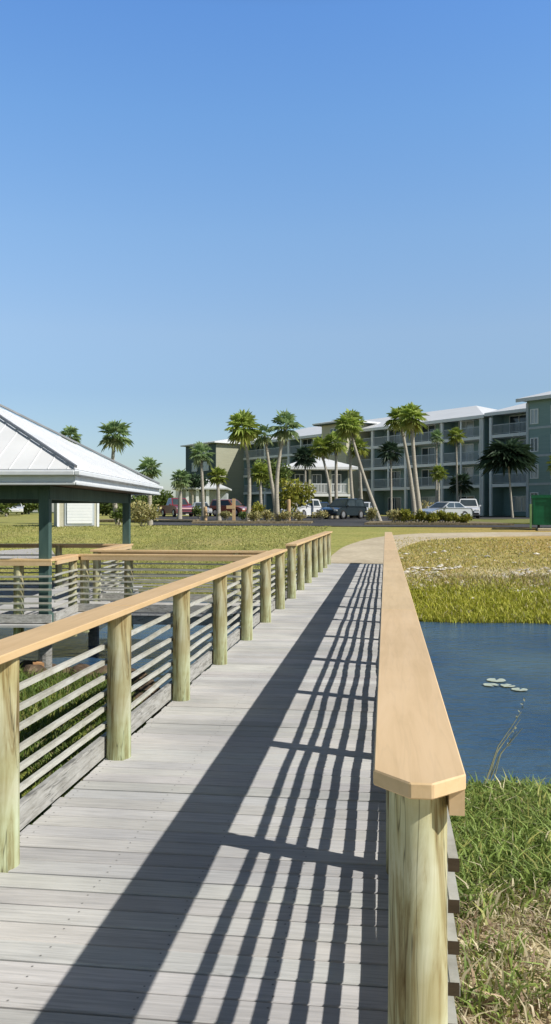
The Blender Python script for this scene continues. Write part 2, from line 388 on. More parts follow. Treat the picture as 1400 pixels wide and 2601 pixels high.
gl = [cw(L, D) for L, D in ((-36, 29), (-28, 31.2), (-19, 34.0), (-9.9, 37.6))]
ribbon('lawn_path', gl, 2.3, M['pathgrey'], .04, 'pale grey path crossing the lawn beyond the gazebo')

# ------------------------------------------------------------------ railings
def railing(parent, pts, z, posts, outward, rnd, world=True, zpost=None, seam=3.63, endcut=False, cap_tone=1.0, cap_h=1.05, bottom=-1.7, cap_w=.229, stag=0.0):
    """pts: straight run p0->p1 (x,y); z deck level; outward: +1 means outside lies to the right of the run."""
    R = part_empty('railing', parent)
    if world: R.matrix_parent_inverse = Matrix.LocRotScale(parent.location, parent.rotation_euler, None).inverted()
    p0, p1 = Vector(pts[0]), Vector(pts[1]); d = (p1 - p0); Ln = d.length; d.normalize(); s = Vector((d.y, -d.x)) * outward
    def P(t, off, zz): q = p0 + d * t + s * off; return Vector((q.x, q.y, zz))
    # cap boards
    mb = MB(); t = 0; h = cap_w / 2; first = True
    while t < Ln - .01:
        t2 = min(Ln, t + seam * rnd.choice((1, 1, 1.5)))
        if Ln - t2 < .6: t2 = Ln
        a, b = t + .0015, t2 - .0015
        tone = tuple(q_ * rnd.uniform(.98, 1.02) for q_ in ((1, 1, 1) if endcut else (.98, .93, .85))); dz = rnd.uniform(-.002, .002)
        if first and endcut:
            poly = [(a + .095, -h), (a, -h + .088), (a, h - .085), (a + .085, h), (b, h), (b, -h)]
        else: poly = [(a, -h), (a, h), (b, h), (b, -h)]
        vs = [P(u, v, z + cap_h - .04 + dz) for u, v in poly] + [P(u, v, z + cap_h + dz) for u, v in poly]; n = len(poly)
        mb.add(vs, [tuple(range(n - 1, -1, -1)), tuple(range(n, 2 * n))] + [(i, (i + 1) % n, n + (i + 1) % n, n + i) for i in range(n)], tone)
        t = t2; first = False
    cap = mb.build('handrail_cap', M['cap'], R, bevel=.004)
    # fascia below the cap, outside
    def run(mb, off0, off1, z0, z1, wob, tone, step=.45, t0=0.0, zfun=None):
        n = max(2, int((Ln - t0) / step)); ph = rnd.uniform(0, 99)
        pts_ = []
        for i in range(n + 1):
            t = t0 + (Ln - t0) * i / n
            w1 = mnoise.noise(Vector((t * .75, ph, 0))) * wob; w2 = mnoise.noise(Vector((t * .75, ph, 7))) * wob
            pts_.append(P(t, (off0 + off1) / 2 + w2, (z0 + z1) / 2 + w1))
        a, b = abs(off1 - off0) / 2, (z1 - z0) / 2
        mb.sweep(pts_, [(-a, -b), (a, -b), (a, b), (-a, b)], tone=tone)
    mb = MB(); run(mb, .075, .113, z + cap_h - .105, z + cap_h - .041, .002, .9, t0=.09)
    mb.build('fascia_board', M['cap'], R)
    mb = MB()
    for k in range(6):
        zc = z + .225 + .109 * k
        run(mb, .081, .107, zc - .0150, zc + .0150, .013, rnd.uniform(.92, 1.06), t0=(.22 if endcut else 0))
    if endcut:
        for k in range(6):
            zc = z + .225 + .109 * k
            for t_ in (.22,):
                mb.add([P(t_ - .004, o_, zz) for o_, zz in ((.0795, zc - .018), (.1095, zc - .018), (.1095, zc + .018), (.0795, zc + .018))], [(0, 1, 2, 3)], (.16, .12, .09))
    mb.build('slat_panel', M['slat'], R)
    mb = MB(); run(mb, .081, .117, z + .012, z + (.185 if endcut else .15), .003, rnd.uniform(.9, 1.05))
    mb.build('kick_board', M['kick'], R)
    for t in posts:
        r = rnd.uniform(.076, .086); q = P(t, 0, 0)
        zs = [bottom, z - .3, z, z + .02] + [z + .05 + (cap_h - .095) * i / 9 for i in range(10)]
        mb = MB(); lx, ly = rnd.uniform(-.006, .006), rnd.uniform(-.006, .006)
        pr = [1 + rnd.uniform(-.035, .035) for _ in range(20)]
        pr = [(pr[i - 1] + pr[i] + pr[(i + 1) % 20]) / 3 for i in range(20)]
        vs, n = [], 20
        for i, zz in enumerate(zs):
            tt = (zz - z) / 1.0; rr = r * (1.03 - .05 * max(0, tt) + rnd.uniform(-.008, .008))
            if i == len(zs) - 1: pass
            for j in range(n):
                a = 2 * PI * j / n
                vs.append((q.x + lx * tt + math.cos(a) * rr * pr[j], q.y + ly * tt + math.sin(a) * rr * pr[j], zz))
        fs = [(i * n + j, i * n + (j + 1) % n, (i + 1) * n + (j + 1) % n, (i + 1) * n + j) for i in range(len(zs) - 1) for j in range(n)]
        fs += [tuple(range(n - 1, -1, -1)), tuple((len(zs) - 1) * n + j for j in range(n))]
        c0 = rnd.uniform(.86, 1.03) * (1.12 if endcut else 1); mb.add(vs, fs, 1)
        for i, zz in enumerate(zs):
            u = max(0, min(1, (zz - z) / 1.0)); wob = rnd.uniform(-.03, .03)
            warm = max(0, (u - .55) / .45) ** 1.5 * (1.0 if not endcut else .25); gr_ = max(0, (.45 - u) / .45) * (1.0 if not endcut else .3)
            for j in range(n): mb.c[i * n + j] = (c0 * (1 + .10 * warm - .06 * gr_), c0 * (1 - .06 * warm + .04 * gr_ + wob), c0 * (1 - .24 * warm - .03 * gr_))
        # origin at the post so the grain differs from post to post
        ob = mb.build('post', M['post'], R, loc=(q.x, q.y, 0))
        smooth_by_angle(ob, .8)
    return R

# ------------------------------------------------------------------ footbridge
rnd = random.Random(5)
BR = thing('footbridge', 'long grey plank footbridge with slatted side rails and round posts over the pond', 'footbridge', (-.85, 14, -1.6))
mb = MB(); y = -1.4; k = 0
while y < 28.0:
    w = .1365 + rnd.uniform(-.002, .002); gap = rnd.choice((.005, .008, .010, .013, .017, .021))
    x0, x1 = -1.915 + rnd.uniform(-.012, .012), .162 + rnd.uniform(-.012, .012)
    tone = rnd.uniform(.84, 1.10); tn = (tone * rnd.uniform(.985, 1.02), tone, tone * rnd.uniform(.97, 1.02))
    sk = rnd.uniform(-.002, .002); dz = rnd.uniform(-.0035, .001); cup = rnd.uniform(-.002, .003)
    xs = [x0, x0 * .6 + x1 * .4, x0 * .3 + x1 * .7, x1]; vs = []
    for x in xs:
        zz = dz + cup * math.sin((x - x0) * 1.4); yy = y + sk * (x - x0)
        e = .005
        vs += [(x, yy, zz - .034), (x, yy, zz - e), (x, yy + e, zz), (x, yy + w - e, zz), (x, yy + w, zz - e), (x, yy + w, zz - .034)]
    fs = []
    for i in range(3):
        for j in range(6): fs.append((i * 6 + j, i * 6 + (j + 1) % 6, (i + 1) * 6 + (j + 1) % 6, (i + 1) * 6 + j))
    fs += [(5, 4, 3, 2, 1, 0), (18, 19, 20, 21, 22, 23)]
    mb.add(vs, fs, tn)
    if y < 9:
        for xx in (-1.86, -1.3, -.85, -.4, .1):
            for f_ in (.24, .76):
                cx_, cy_ = xx + rnd.uniform(-.012, .012), y + w * f_ + rnd.uniform(-.006, .006); zz = dz + cup * math.sin((cx_ - x0) * 1.4) + .0016; rr_ = .0048
                mb.add([(cx_ + rr_ * math.cos(a_), cy_ + rr_ * math.sin(a_), zz) for a_ in [PI * q_ / 3 for q_ in range(6)]], [(0, 1, 2, 3, 4, 5)], .42)
    y += w + gap; k += 1
mb.build('deck', M['deck'], BR, world=True)
mb = MB()
for x in (-1.86, -1.3, -.85, -.4, .1):
    mb.box(x - .03, x + .03, -1.4, 27.95, -.27, -.05, .8)
for i in range(-1, 15):
    yy = 2.2 + 1.815 * i; mb.box(-1.9, .14, yy + .10, yy + .16, -.52, -.272, .75)
mb.build('support_beam', M['kick'], BR, world=True)
YK = [2.2 + 1.815 * k for k in range(15)]
# right run, starts just ahead of the standpoint
railing(BR, [(.083, 2.055), (.083, 27.72)], 0, [yk - 2.055 + .03 for yk in YK], 1, random.Random(11), endcut=True)
# left run, with the opening to the side walkway between the 7th and 8th post
YL = [yk - .14 for yk in YK]
railing(BR, [(-1.84, .3), (-1.84, YL[7] + .10)], 0, [yk - .3 for yk in YL[:8]], -1, random.Random(12), seam=5.4)
railing(BR, [(-1.84, YL[8] - .10), (-1.84, 27.66)], 0, [yk - YL[8] + .10 for yk in YL[8:]], -1, random.Random(13), seam=5.4, cap_h=1.07)

# ------------------------------------------------------------------ gazebo with its platform and walkway
GZ = -.12; HP = 3.3; GR = YAW - math.radians(1.5)
gr, gf = Vector((math.cos(GR), math.sin(GR))), Vector((-math.sin(GR), math.cos(GR)))
p1 = Vector(cw(-3.78, 13.9)); gc = p1 - gr * HP + gf * HP
GA = thing('gazebo', 'open gazebo with white metal hip roof and dark green posts over the pond', 'gazebo', (gc.x, gc.y, GZ), GR)
mb = MB(); y = -3.62; rnd = random.Random(21)
while y < 3.6:
    tone = rnd.uniform(.85, 1.08); mb.box(-3.62, 3.62, y, y + .137, -.036, rnd.uniform(-.003, 0), tone); y += .143
mb.build('platform', M['deck'], GA)
mb = MB()
for x in (-3.5, -1.8, 0, 1.8, 3.5): mb.box(x - .04, x + .04, -3.6, 3.6, -.28, -.04, .8)
for x in (-3.3, 0, 3.3):
    for yy in (-3.3, 0, 3.3): mb.tube([(x, yy, -1.7), (x, yy, -.285)], .11, 12, .7)
mb.build('support_frame', M['kick'], GA)
for sx in (1, -1):
    for sy in (-1, 1):
        mb = MB(); cx, cy = sx * HP, sy * HP
        mb.box(cx - .085, cx + .085, cy - .085, cy + .085, 0, 2.2)
        mb.box(cx - .11, cx + .11, cy - .11, cy + .11, 0, .16, 1.1)
        mb.build('post', M['dgreen'], GA, bevel=.008)
for cx in (HP, -HP):                       # mid posts on the long reading sides stay off the right side seen in the photo
    pass
EZ0, EZ1 = 2.02, 2.49; HE = 3.98; APX = 4.62
mb = MB()
b0, b1 = 2.03, 2.25
for s in (-1, 1):
    mb.box(-HP - .1, HP + .1, s * HP - .07, s * HP + .07, b0 + .002, b1)
    mb.box(s * HP - .069, s * HP + .069, -HP + .072, HP - .072, b0, b1 - .002)
mb.build('roof_beam', M['dgreen'], GA)
mb = MB()   # soffit
mb.box(-HE + .06, HE - .06, -HE + .06, HE - .06, 2.26, 2.29); mb.build('soffit', M['soffit'], GA)
RF = None
mb = MB()
vs = [(-HE, -HE, EZ1), (HE, -HE, EZ1), (HE, HE, EZ1), (-HE, HE, EZ1), (0, 0, APX)]
mb.add(vs, [(0, 1, 4), (1, 2, 4), (2, 3, 4), (3, 0, 4), (3, 2, 1, 0)])
slope = math.hypot(HE, APX - EZ1)
for q in range(4):
    T = Matrix.Rotation(q * PI / 2, 4, 'Z')
    s = -HE + .2
    while s < HE - .05:
        f = (HE - abs(s)) / HE
        a = T @ Vector((s, -HE, EZ1)); b = T @ Vector((s, -HE + HE * f, EZ1 + (APX - EZ1) * f))
        side = (T @ Vector((1, 0, 0))) * .008; up = Vector((0, 0, .010))
        mb.add([a - side, a + side, b + side, b - side, a - side + up, a + side + up, b + side + up, b - side + up],
               [(0, 1, 5, 4), (1, 2, 6, 5), (2, 3, 7, 6), (3, 0, 4, 7), (4, 5, 6, 7)], .95); s += .305
RF = mb.build('roof', M['roofm'], GA)
for sx, sy in ((1, -1), (1, 1), (-1, 1), (-1, -1)):
    mb = MB(); a = Vector((sx * HE, sy * HE, EZ1 + .03)); b = Vector((0, 0, APX + .05))
    mb.sweep([a, b], [(-.028, -.01), (.028, -.01), (.022, .03), (-.022, .03)]); mb.build('hip_cap', M['hipcap'], RF)
for q in range(4):
    T = Matrix.Rotation(q * PI / 2, 4, 'Z'); mb = MB()
    mb.box(-HE, HE - .03, -HE, -HE + .03, 2.25, EZ1 - .003, T=T)                  # board
    mb.box(-HE - .09, HE + .0, -HE - .09, -HE - .002, 2.39, EZ1 - .03, .98, T=T)     # gutter
    mb.box(-HE - .03, HE - .0, -HE - .03, -HE - .002, 2.24, 2.29, .9, T=T)
    mb.build('fascia', M['fascia'], GA, bevel=.01)
RW = 3.33
railing(GA, [(-RW, -RW), (RW + .11, -RW)], 0, [.0, 1.7, 3.45, 5.2, 6.2], 1, random.Random(31), world=False, bottom=-.45)
# right side: near stub, then beyond the walkway
yw0 = 14.95; yw1 = 16.62
def gloc(X, Y): v = Vector((X, Y)) - gc; return Vector((v.dot(gr), v.dot(gf)))
def yloc_on_right(Yw):            # local y where the walkway edge meets the right rail
    x, yv = gloc(0, Yw); sl = (gloc(-1, Yw) - gloc(0, Yw)); t = (RW - x) / sl.x; return yv + sl.y * t
ya, yb = yloc_on_right(yw0), yloc_on_right(yw1)
railing(GA, [(RW, -RW + .125), (RW, ya)], 0, [ya + RW - .2], 1, random.Random(32), world=False, bottom=-.45)
railing(GA, [(RW, yb), (RW, RW - .125)], 0, [.1, 1.8, 3.3], 1, random.Random(33), world=False, bottom=-.45)
railing(GA, [(RW + .11, RW), (-RW, RW)], 0, [.1, 1.8, 3.5, 5.2, 6.9], 1, random.Random(34), world=False, bottom=-.45)
railing(GA, [(-RW, RW - .125), (-RW, -RW + .125)], 0, [1.7, 3.4, 5.1], 1, random.Random(35), world=False, bottom=-.45)
# walkway
WK = thing('side_walkway', 'short plank walkway with slatted rails joining the footbridge to the gazebo', 'walkway', (-3, 15.8, -1.5))
xw = (p1 + gr * .35 + gf * 2).x
mb = MB(); x = -1.96; rnd = random.Random(41)
while x > xw - .1:
    t = min(1, (-1.96 - x) / 1.2); z = -.002 - .13 * t
    mb.box(x - .137, x, yw0 - .12, yw1 + .12, z - .036, z, rnd.uniform(.85, 1.08)); x -= .143
mb.build('deck', M['deck'], WK, world=True)
mb = MB()
for yy in (yw0, yw1): mb.box(xw - .1, -1.97, yy - .03, yy + .03, -.34, -.17, .8)
mb.build('support_beam', M['kick'], WK, world=True)
xa = (gc + gr * (RW + .09) + gf * ya).x; xb = (gc + gr * (RW + .09) + gf * yb).x
railing(WK, [(xa, yw0), (-1.99, yw0)], GZ, [.12, .95], 1, random.Random(42), bottom=-.5)
railing(WK, [(-1.99, yw1), (xb, yw1)], GZ, [.1, .95], 1, random.Random(43), bottom=-.5)

# ------------------------------------------------------------------ vegetation
def palm(label, px, D, tpx, tpy, rpx, seed, m='frond', nf=30, tr=.15, bow=0.0, skirt=.3, squash=1.0, Dt=0, asym=0, fan=.62):
    """fan palm: foot at bearing px / distance D, crown centre seen at (tpx, tpy) with radius rpx in photo pixels"""
    rn = random.Random(seed)
    X, Y = cw(lat(px, D), D); z0 = ground(X, Y) + .1
    D2 = D + Dt; X2, Y2 = cw(lat(tpx, D2), D2); z2 = EYE + (1300.5 - tpy) * D2 / F; R = rpx * 1.1 * D2 / F; tr *= .85
    t = thing('palm_tree', label, 'palm tree', (X, Y, z0), 0, 'fan palms around the car park')
    top = Vector((X2 - X, Y2 - Y, z2 - z0 - R * .25))
    mb = MB(); n = 14; pts = []; rad = []
    side = Vector((CA, SA, 0))
    for i in range(n + 1):
        u = i / n
        pts.append(Vector((top.x * u, top.y * u, top.z * u - .15 * (1 - u))) + side * bow * math.sin(PI * u))
        rad.append(tr * (1.25 - .55 * u + (.25 * (1 - u) ** 8)) * rn.uniform(.95, 1.05))
    mb.tube(pts, rad, 10, 1, jit=.05, rnd=rn); 
    for i in range(34):
        u = rn.uniform(.80, .985); ii = min(n - 1, int(u * n)); f_ = u * n - ii; p = pts[ii].lerp(pts[ii + 1], f_); a = rn.uniform(0, 2 * PI); rr = rad[ii]
        o_ = Vector((math.cos(a), math.sin(a), 0)); sd_ = Vector((-math.sin(a), math.cos(a), 0)) * .05; q_ = p + o_ * rr * .85
        mb.add([q_ - sd_, q_ + sd_, q_ + o_ * rn.uniform(.08, .16) + Vector((0, 0, rn.uniform(.12, .28)))], [(0, 1, 2)], rn.uniform(.6, 1.1))
    smooth_by_angle(mb.build('trunk', M['trunk'], t), 1.2)
    mb = MB()
    for i in range(nf):
        u = (i + .5) / nf
        el = math.radians(82 - (82 + 58) * u ** .9) + rn.uniform(-.15, .15); az = i * 2.39996 + rn.uniform(-.3, .3)
        d = Vector((math.cos(az) * math.cos(el), math.sin(az) * math.cos(el), math.sin(el) * squash))
        if asym: d += side * asym * .5
        pl = R * (1 - fan) * rn.uniform(.8, 1.15); fl = R * fan * rn.uniform(.85, 1.15)
        base = top + Vector((0, 0, R * .02)); hub = base + d * pl
        sd = d.cross(Vector((0, 0, 1)))
        if sd.length < .05: sd = Vector((1, 0, 0))
        sd.normalize(); nrm = sd.cross(d).normalized()
        old = max(0, u - .72) / .28 * skirt
        g = rn.uniform(.8, 1.3) * (1.15 - .3 * u)
        tone = (g * (1 + 1.6 * old), g * (1 + .7 * old), g * (1 + .9 * old))
        mb.add([base - sd * .02, base + sd * .02, hub + sd * .015, hub - sd * .015], [(0, 1, 2, 3)], tuple(x * 1.3 for x in tone))
        nl = 13
        for k in range(nl):
            a = math.radians(-115 + 230 * k / (nl - 1)) + rn.uniform(-.05, .05)
            ld = (d * math.cos(a) + sd * math.sin(a)).normalized(); ll = fl * (1 - .28 * abs(a) / 2) * rn.uniform(.85, 1.1)
            droop = Vector((0, 0, -1)) * ll * rn.uniform(.12, .4)
            w = (nrm.cross(ld)).normalized() * ll * .115
            mid = hub + ld * ll * .55 + droop * .15 + nrm * ll * .05 * math.cos(a); tip = hub + ld * ll + droop
            tn = rn.uniform(.82, 1.15); tt = tuple(x * tn for x in tone)
            mb.add([hub, mid + w, tip, mid - w], [(0, 1, 2), (0, 2, 3)], tt)
    mb.build('crown', M[m], t, autosmooth=False)
    return t
Q = 1.0094
def PX(label, bx, D, tx, ty, r, seed, **k): return palm(label, bx * Q, D, tx * Q, ty * Q, r * Q, seed, **k)
PX('palm with round blue green crown standing alone above the right slope of the gazebo roof', 298, 52, 289, 1082, 47, 1, m='frondb', nf=26, bow=-.25)
PX('palm whose crown just peeks over the middle of the gazebo roof slope', 176, 56, 177, 1090, 32, 2, m='frondb', nf=22)
PX('short palm behind the lower end of the gazebo roof', 378, 50, 376, 1171, 36, 3, m='frondb', nf=24)
PX('low grey green palm with bushy crown beside the red pickup truck', 452, 70, 455, 1197, 30, 4, m='frondb', nf=24, tr=.2)
PX('dark thin palm in front of the left apartment tower with pale leaning trunk', 513, 66, 506, 1132, 36, 5, m='frondb', nf=18)
PX('short yellow green palm in front of the dark tower wall', 551, 62, 548, 1190, 29, 6, m='frondy', nf=26, tr=.17, skirt=.1)
PX('tall palm with big round crown left of the tall pair, before the apartments', 623, 55, 612, 1062, 50, 7, nf=34, bow=.25, tr=.14)
PX('thin pale palm leaning left between the two tallest of the left group', 699, 58, 666, 1085, 34, 8, m='frondb', nf=16, tr=.14)
PX('tall straight palm with ragged upright crown and pale trunk', 700, 54.5, 719, 1062, 44, 9, m='frondb', nf=24, bow=-.3, tr=.16, squash=1.25)
PX('mid height yellow green palm behind the pale trunks', 657, 64, 655, 1181, 31, 10, m='frondy', nf=26, tr=.15, skirt=.2)
PX('crooked palm with kinked trunk before the clubhouse roof', 834, 74, 806, 1118, 34, 11, nf=22, bow=.25, m='frondy', tr=.15)
PX('straight grey trunked palm before the right half of the clubhouse roof', 846, 74, 846, 1103, 36, 12, nf=24, tr=.17)
PX('strongly leaning palm with long bare trunk slanting across the apartments', 957, 60, 878, 1060, 40, 13, nf=30, tr=.15, bow=-.1)
PX('upright palm sharing the crown cluster of the leaning palm', 892, 76, 884, 1052, 37, 14, nf=26, tr=.16, bow=-.2)
PX('shorter palm with yellowed crown right behind the leaning trunk', 912, 76, 903, 1118, 30, 15, m='frondy', nf=22, tr=.14)
PX('left palm of the tall leaning pair at the right of the shrubs', 1046, 57, 1006, 1042, 38, 16, nf=30, tr=.15, bow=.12)
PX('right palm of the tall leaning pair at the right of the shrubs', 1061, 54, 1036, 1040, 42, 17, nf=30, tr=.16, bow=-.1)
PX('small palm hanging at balcony height left of the twin columns', 1152, 80, 1148, 1090, 25, 18, m='frondy', nf=22, tr=.11)
PX('small grey palm before the middle balconies right of the tall pair', 1098, 80, 1099, 1094, 21, 19, m='frondb', nf=20, tr=.10)
PX('short bright yellow palm just right of the tall pair', 1104, 70, 1104, 1183, 25, 20, m='frondy', nf=26, tr=.11, skirt=.1)
PX('dark palm with drooping crown in front of the middle apartments', 985, 84, 984, 1128, 34, 22, m='frondd', nf=26, tr=.12)
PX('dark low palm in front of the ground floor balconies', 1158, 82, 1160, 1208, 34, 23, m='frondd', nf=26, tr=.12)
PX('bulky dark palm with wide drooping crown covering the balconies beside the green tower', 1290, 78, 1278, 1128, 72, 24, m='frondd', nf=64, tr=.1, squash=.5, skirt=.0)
PX('small yellow palm at the right edge before the green tower', 1402, 62, 1402, 1157, 30, 25, m='frondy', nf=22, tr=.11)
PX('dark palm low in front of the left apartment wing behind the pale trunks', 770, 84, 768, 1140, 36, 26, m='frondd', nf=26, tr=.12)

def shrub(name, label, L, D, w, h, seed, m, cat='shrub', n=420, leaf=.12, trunk=False, group=None, zc=None, up=.3):
    rn = random.Random(seed); X, Y = cw(L, D); z0 = ground(X, Y) + .08
    t = thing(name, label, cat, (X, Y, z0), 0, group)
    mb = MB(); c0 = h * .5 if zc is None else zc
    hz = h * .5 if zc is None else h - zc
    lobes = [(Vector((rn.uniform(-.55, .55) * w / 2, rn.uniform(-.4, .4) * w / 2, c0 + rn.uniform(-.35, .45) * hz)), rn.uniform(.4, .62)) for _ in range(7)]
    for i in range(n):
        c, s = rn.choice(lobes)
        v = Vector((rn.gauss(0, 1), rn.gauss(0, 1), rn.gauss(0, 1))).normalized() * (rn.random() ** .35)
        p = c + Vector((v.x * w / 2 * s, v.y * w / 2 * s, v.z * hz * s))
        if p.z < .03: p.z = rn.uniform(.03, .2)
        a = Vector((rn.gauss(0, 1) + v.x, rn.gauss(0, 1) + v.y, rn.gauss(0, 1) + up)).normalized(); b = a.cross(Vector((rn.gauss(0, 1), rn.gauss(0, 1), rn.gauss(0, 1)))).normalized()
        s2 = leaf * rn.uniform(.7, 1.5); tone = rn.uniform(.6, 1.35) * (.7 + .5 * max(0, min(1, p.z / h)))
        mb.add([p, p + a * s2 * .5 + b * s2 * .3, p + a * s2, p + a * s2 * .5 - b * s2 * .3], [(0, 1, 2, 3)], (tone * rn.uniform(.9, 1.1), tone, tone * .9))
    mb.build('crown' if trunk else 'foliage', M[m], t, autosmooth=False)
    mb = MB()
    if trunk:
        mb.tube([(0, 0, -.2), (.05, 0, c0 * .5), (0, .05, c0)], [.14, .11, .07], 8)
        for k in range(4): mb.tube([(0, .02, c0 * .6), lobes[k][0]], [.06, .02], 6)
        mb.build('trunk', M['trunk'], t)
    else:
        for k in range(5): mb.tube([(rn.uniform(-.1, .1) * w, rn.uniform(-.1, .1) * w, -.05), lobes[k][0]], [.025, .01], 5)
        mb.build('stem', M['trunk'], t)
    return t
def SX(label, px, D, wpx, hpx, seed, m, **k):
    px *= Q; return shrub('shrub', label, lat(px, D), D, wpx * D / F, hpx * D / F, seed, m, **k)
grp = 'low shrubs edging the car park'
rows = [(992, 50.5, 48, 42), (1022, 50.2, 40, 38), (1052, 50.4, 36, 34), (1082, 50, 40, 32), (1112, 50.2, 42, 34), (1140, 49.8, 40, 32), (1168, 49.8, 40, 28)]
rl = ['leftmost golden shrub of the row behind the far end of the right rail', 'second shrub from the left in the golden row, wider and paler', 'shrub at the foot of the tall leaning palm pair', 'middle shrub of the golden row', 'fifth shrub along the golden row, in front of the white sedan', 'second last shrub in the golden row on the right', 'low shrub ending the golden row near the lawn strip']
for i, ((px, D, w, h), l) in enumerate(zip(rows, rl)): SX(l, px, D, w, h, 50 + i, 'shrub' if i else 'tan', n=650, leaf=.13, group=grp, up=.9)
SX('pale golden shrub at the foot of the leaning palm', 938, 56, 34, 40, 60, 'tan', n=500, leaf=.14, group=grp, up=.9)
SX('sunlit yellow bush beside the tall round crowned palm', 648, 56, 46, 56, 61, 'shrub', n=600, leaf=.16, group=grp)
SX('tan shrub low on the planting island by its left end', 640, 53.6, 40, 30, 62, 'tan', n=450, leaf=.12, group=grp, up=.8)
SX('tan shrub low on the island between bush and pale trunk', 676, 54, 40, 32, 63, 'tan', n=450, leaf=.12, group=grp, up=.8)
SX('tan shrub just right of the straight pale palm trunk', 722, 54, 44, 32, 64, 'tan', n=450, leaf=.12, group=grp, up=.8)
SX('green tan shrub at the right end of the planting island', 752, 55, 36, 28, 65, 'tan', n=420, leaf=.12, group=grp, up=.8)
SX('small tan shrub left of the wooden sign post', 566, 60, 36, 26, 91, 'tan', n=400, leaf=.12, group=grp, up=.8)
SX('small green tan shrub right of the wooden sign post', 612, 60, 34, 26, 92, 'shrubg', n=400, leaf=.12, group=grp, up=.8)
SX('pale shrub in front of the dark parked car', 806, 66, 46, 24, 66, 'tan', n=420, leaf=.14, group=grp, up=.7)
SX('big feathery grey green bush under the gazebo eave left of the red truck', 360, 47, 86, 62, 67, 'tan', n=1100, leaf=.15, up=.9)
SX('green bush further left under the gazebo eave', 300, 49, 60, 48, 68, 'shrubg', n=700, leaf=.15)
SX('small pale bush between the red truck and the thin dark palm', 500, 74, 44, 34, 69, 'shrubg', n=500, leaf=.18)
SX('hedge bush behind the parked white sedans, pale and round', 1080, 76, 60, 44, 70, 'tan', n=600, leaf=.18)
px = 744 * Q; shrub('broadleaf_tree', 'rounded pale green tree in front of the left end of the clubhouse', lat(px, 66), 66, 100 * 66 / F, 112 * 66 / F, 71, 'shrub', 'tree', 1500, .24, True, zc=64 * 66 / F)
px = 690 * Q; shrub('broadleaf_tree', 'darker green tree behind the pale trunks and left of the clubhouse', lat(px, 90), 90, 130 * 90 / F, 150 * 90 / F, 72, 'shrubg', 'tree', 1600, .34, True, zc=90 * 90 / F)
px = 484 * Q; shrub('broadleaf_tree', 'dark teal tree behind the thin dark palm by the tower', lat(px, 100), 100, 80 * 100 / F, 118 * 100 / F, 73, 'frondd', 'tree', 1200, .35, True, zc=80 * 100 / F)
far = [(15, 88, 120, 74, 'dark spreading tree seen under the gazebo roof at the far left'), (72, 106, 96, 62, 'round green tree seen under the gazebo roof left of the shed'), (-40, 92, 110, 78, 'tree beyond the lawn left of the white parked car'), (280, 95, 90, 60, 'green tree seen under the eave between shed and gazebo post'), (345, 110, 90, 66, 'distant green tree above the feathery bush'), (410, 120, 80, 58, 'far tree just left of the red truck')]
for i, (px, D, w, h, l) in enumerate(far):
    px *= Q; shrub('broadleaf_tree', l, lat(px, D), D, w * D / F, h * D / F, 80 + i, 'shrubg', 'tree', 1500, .42, True, group='trees beyond the lawn', zc=h * .45 * D / F)

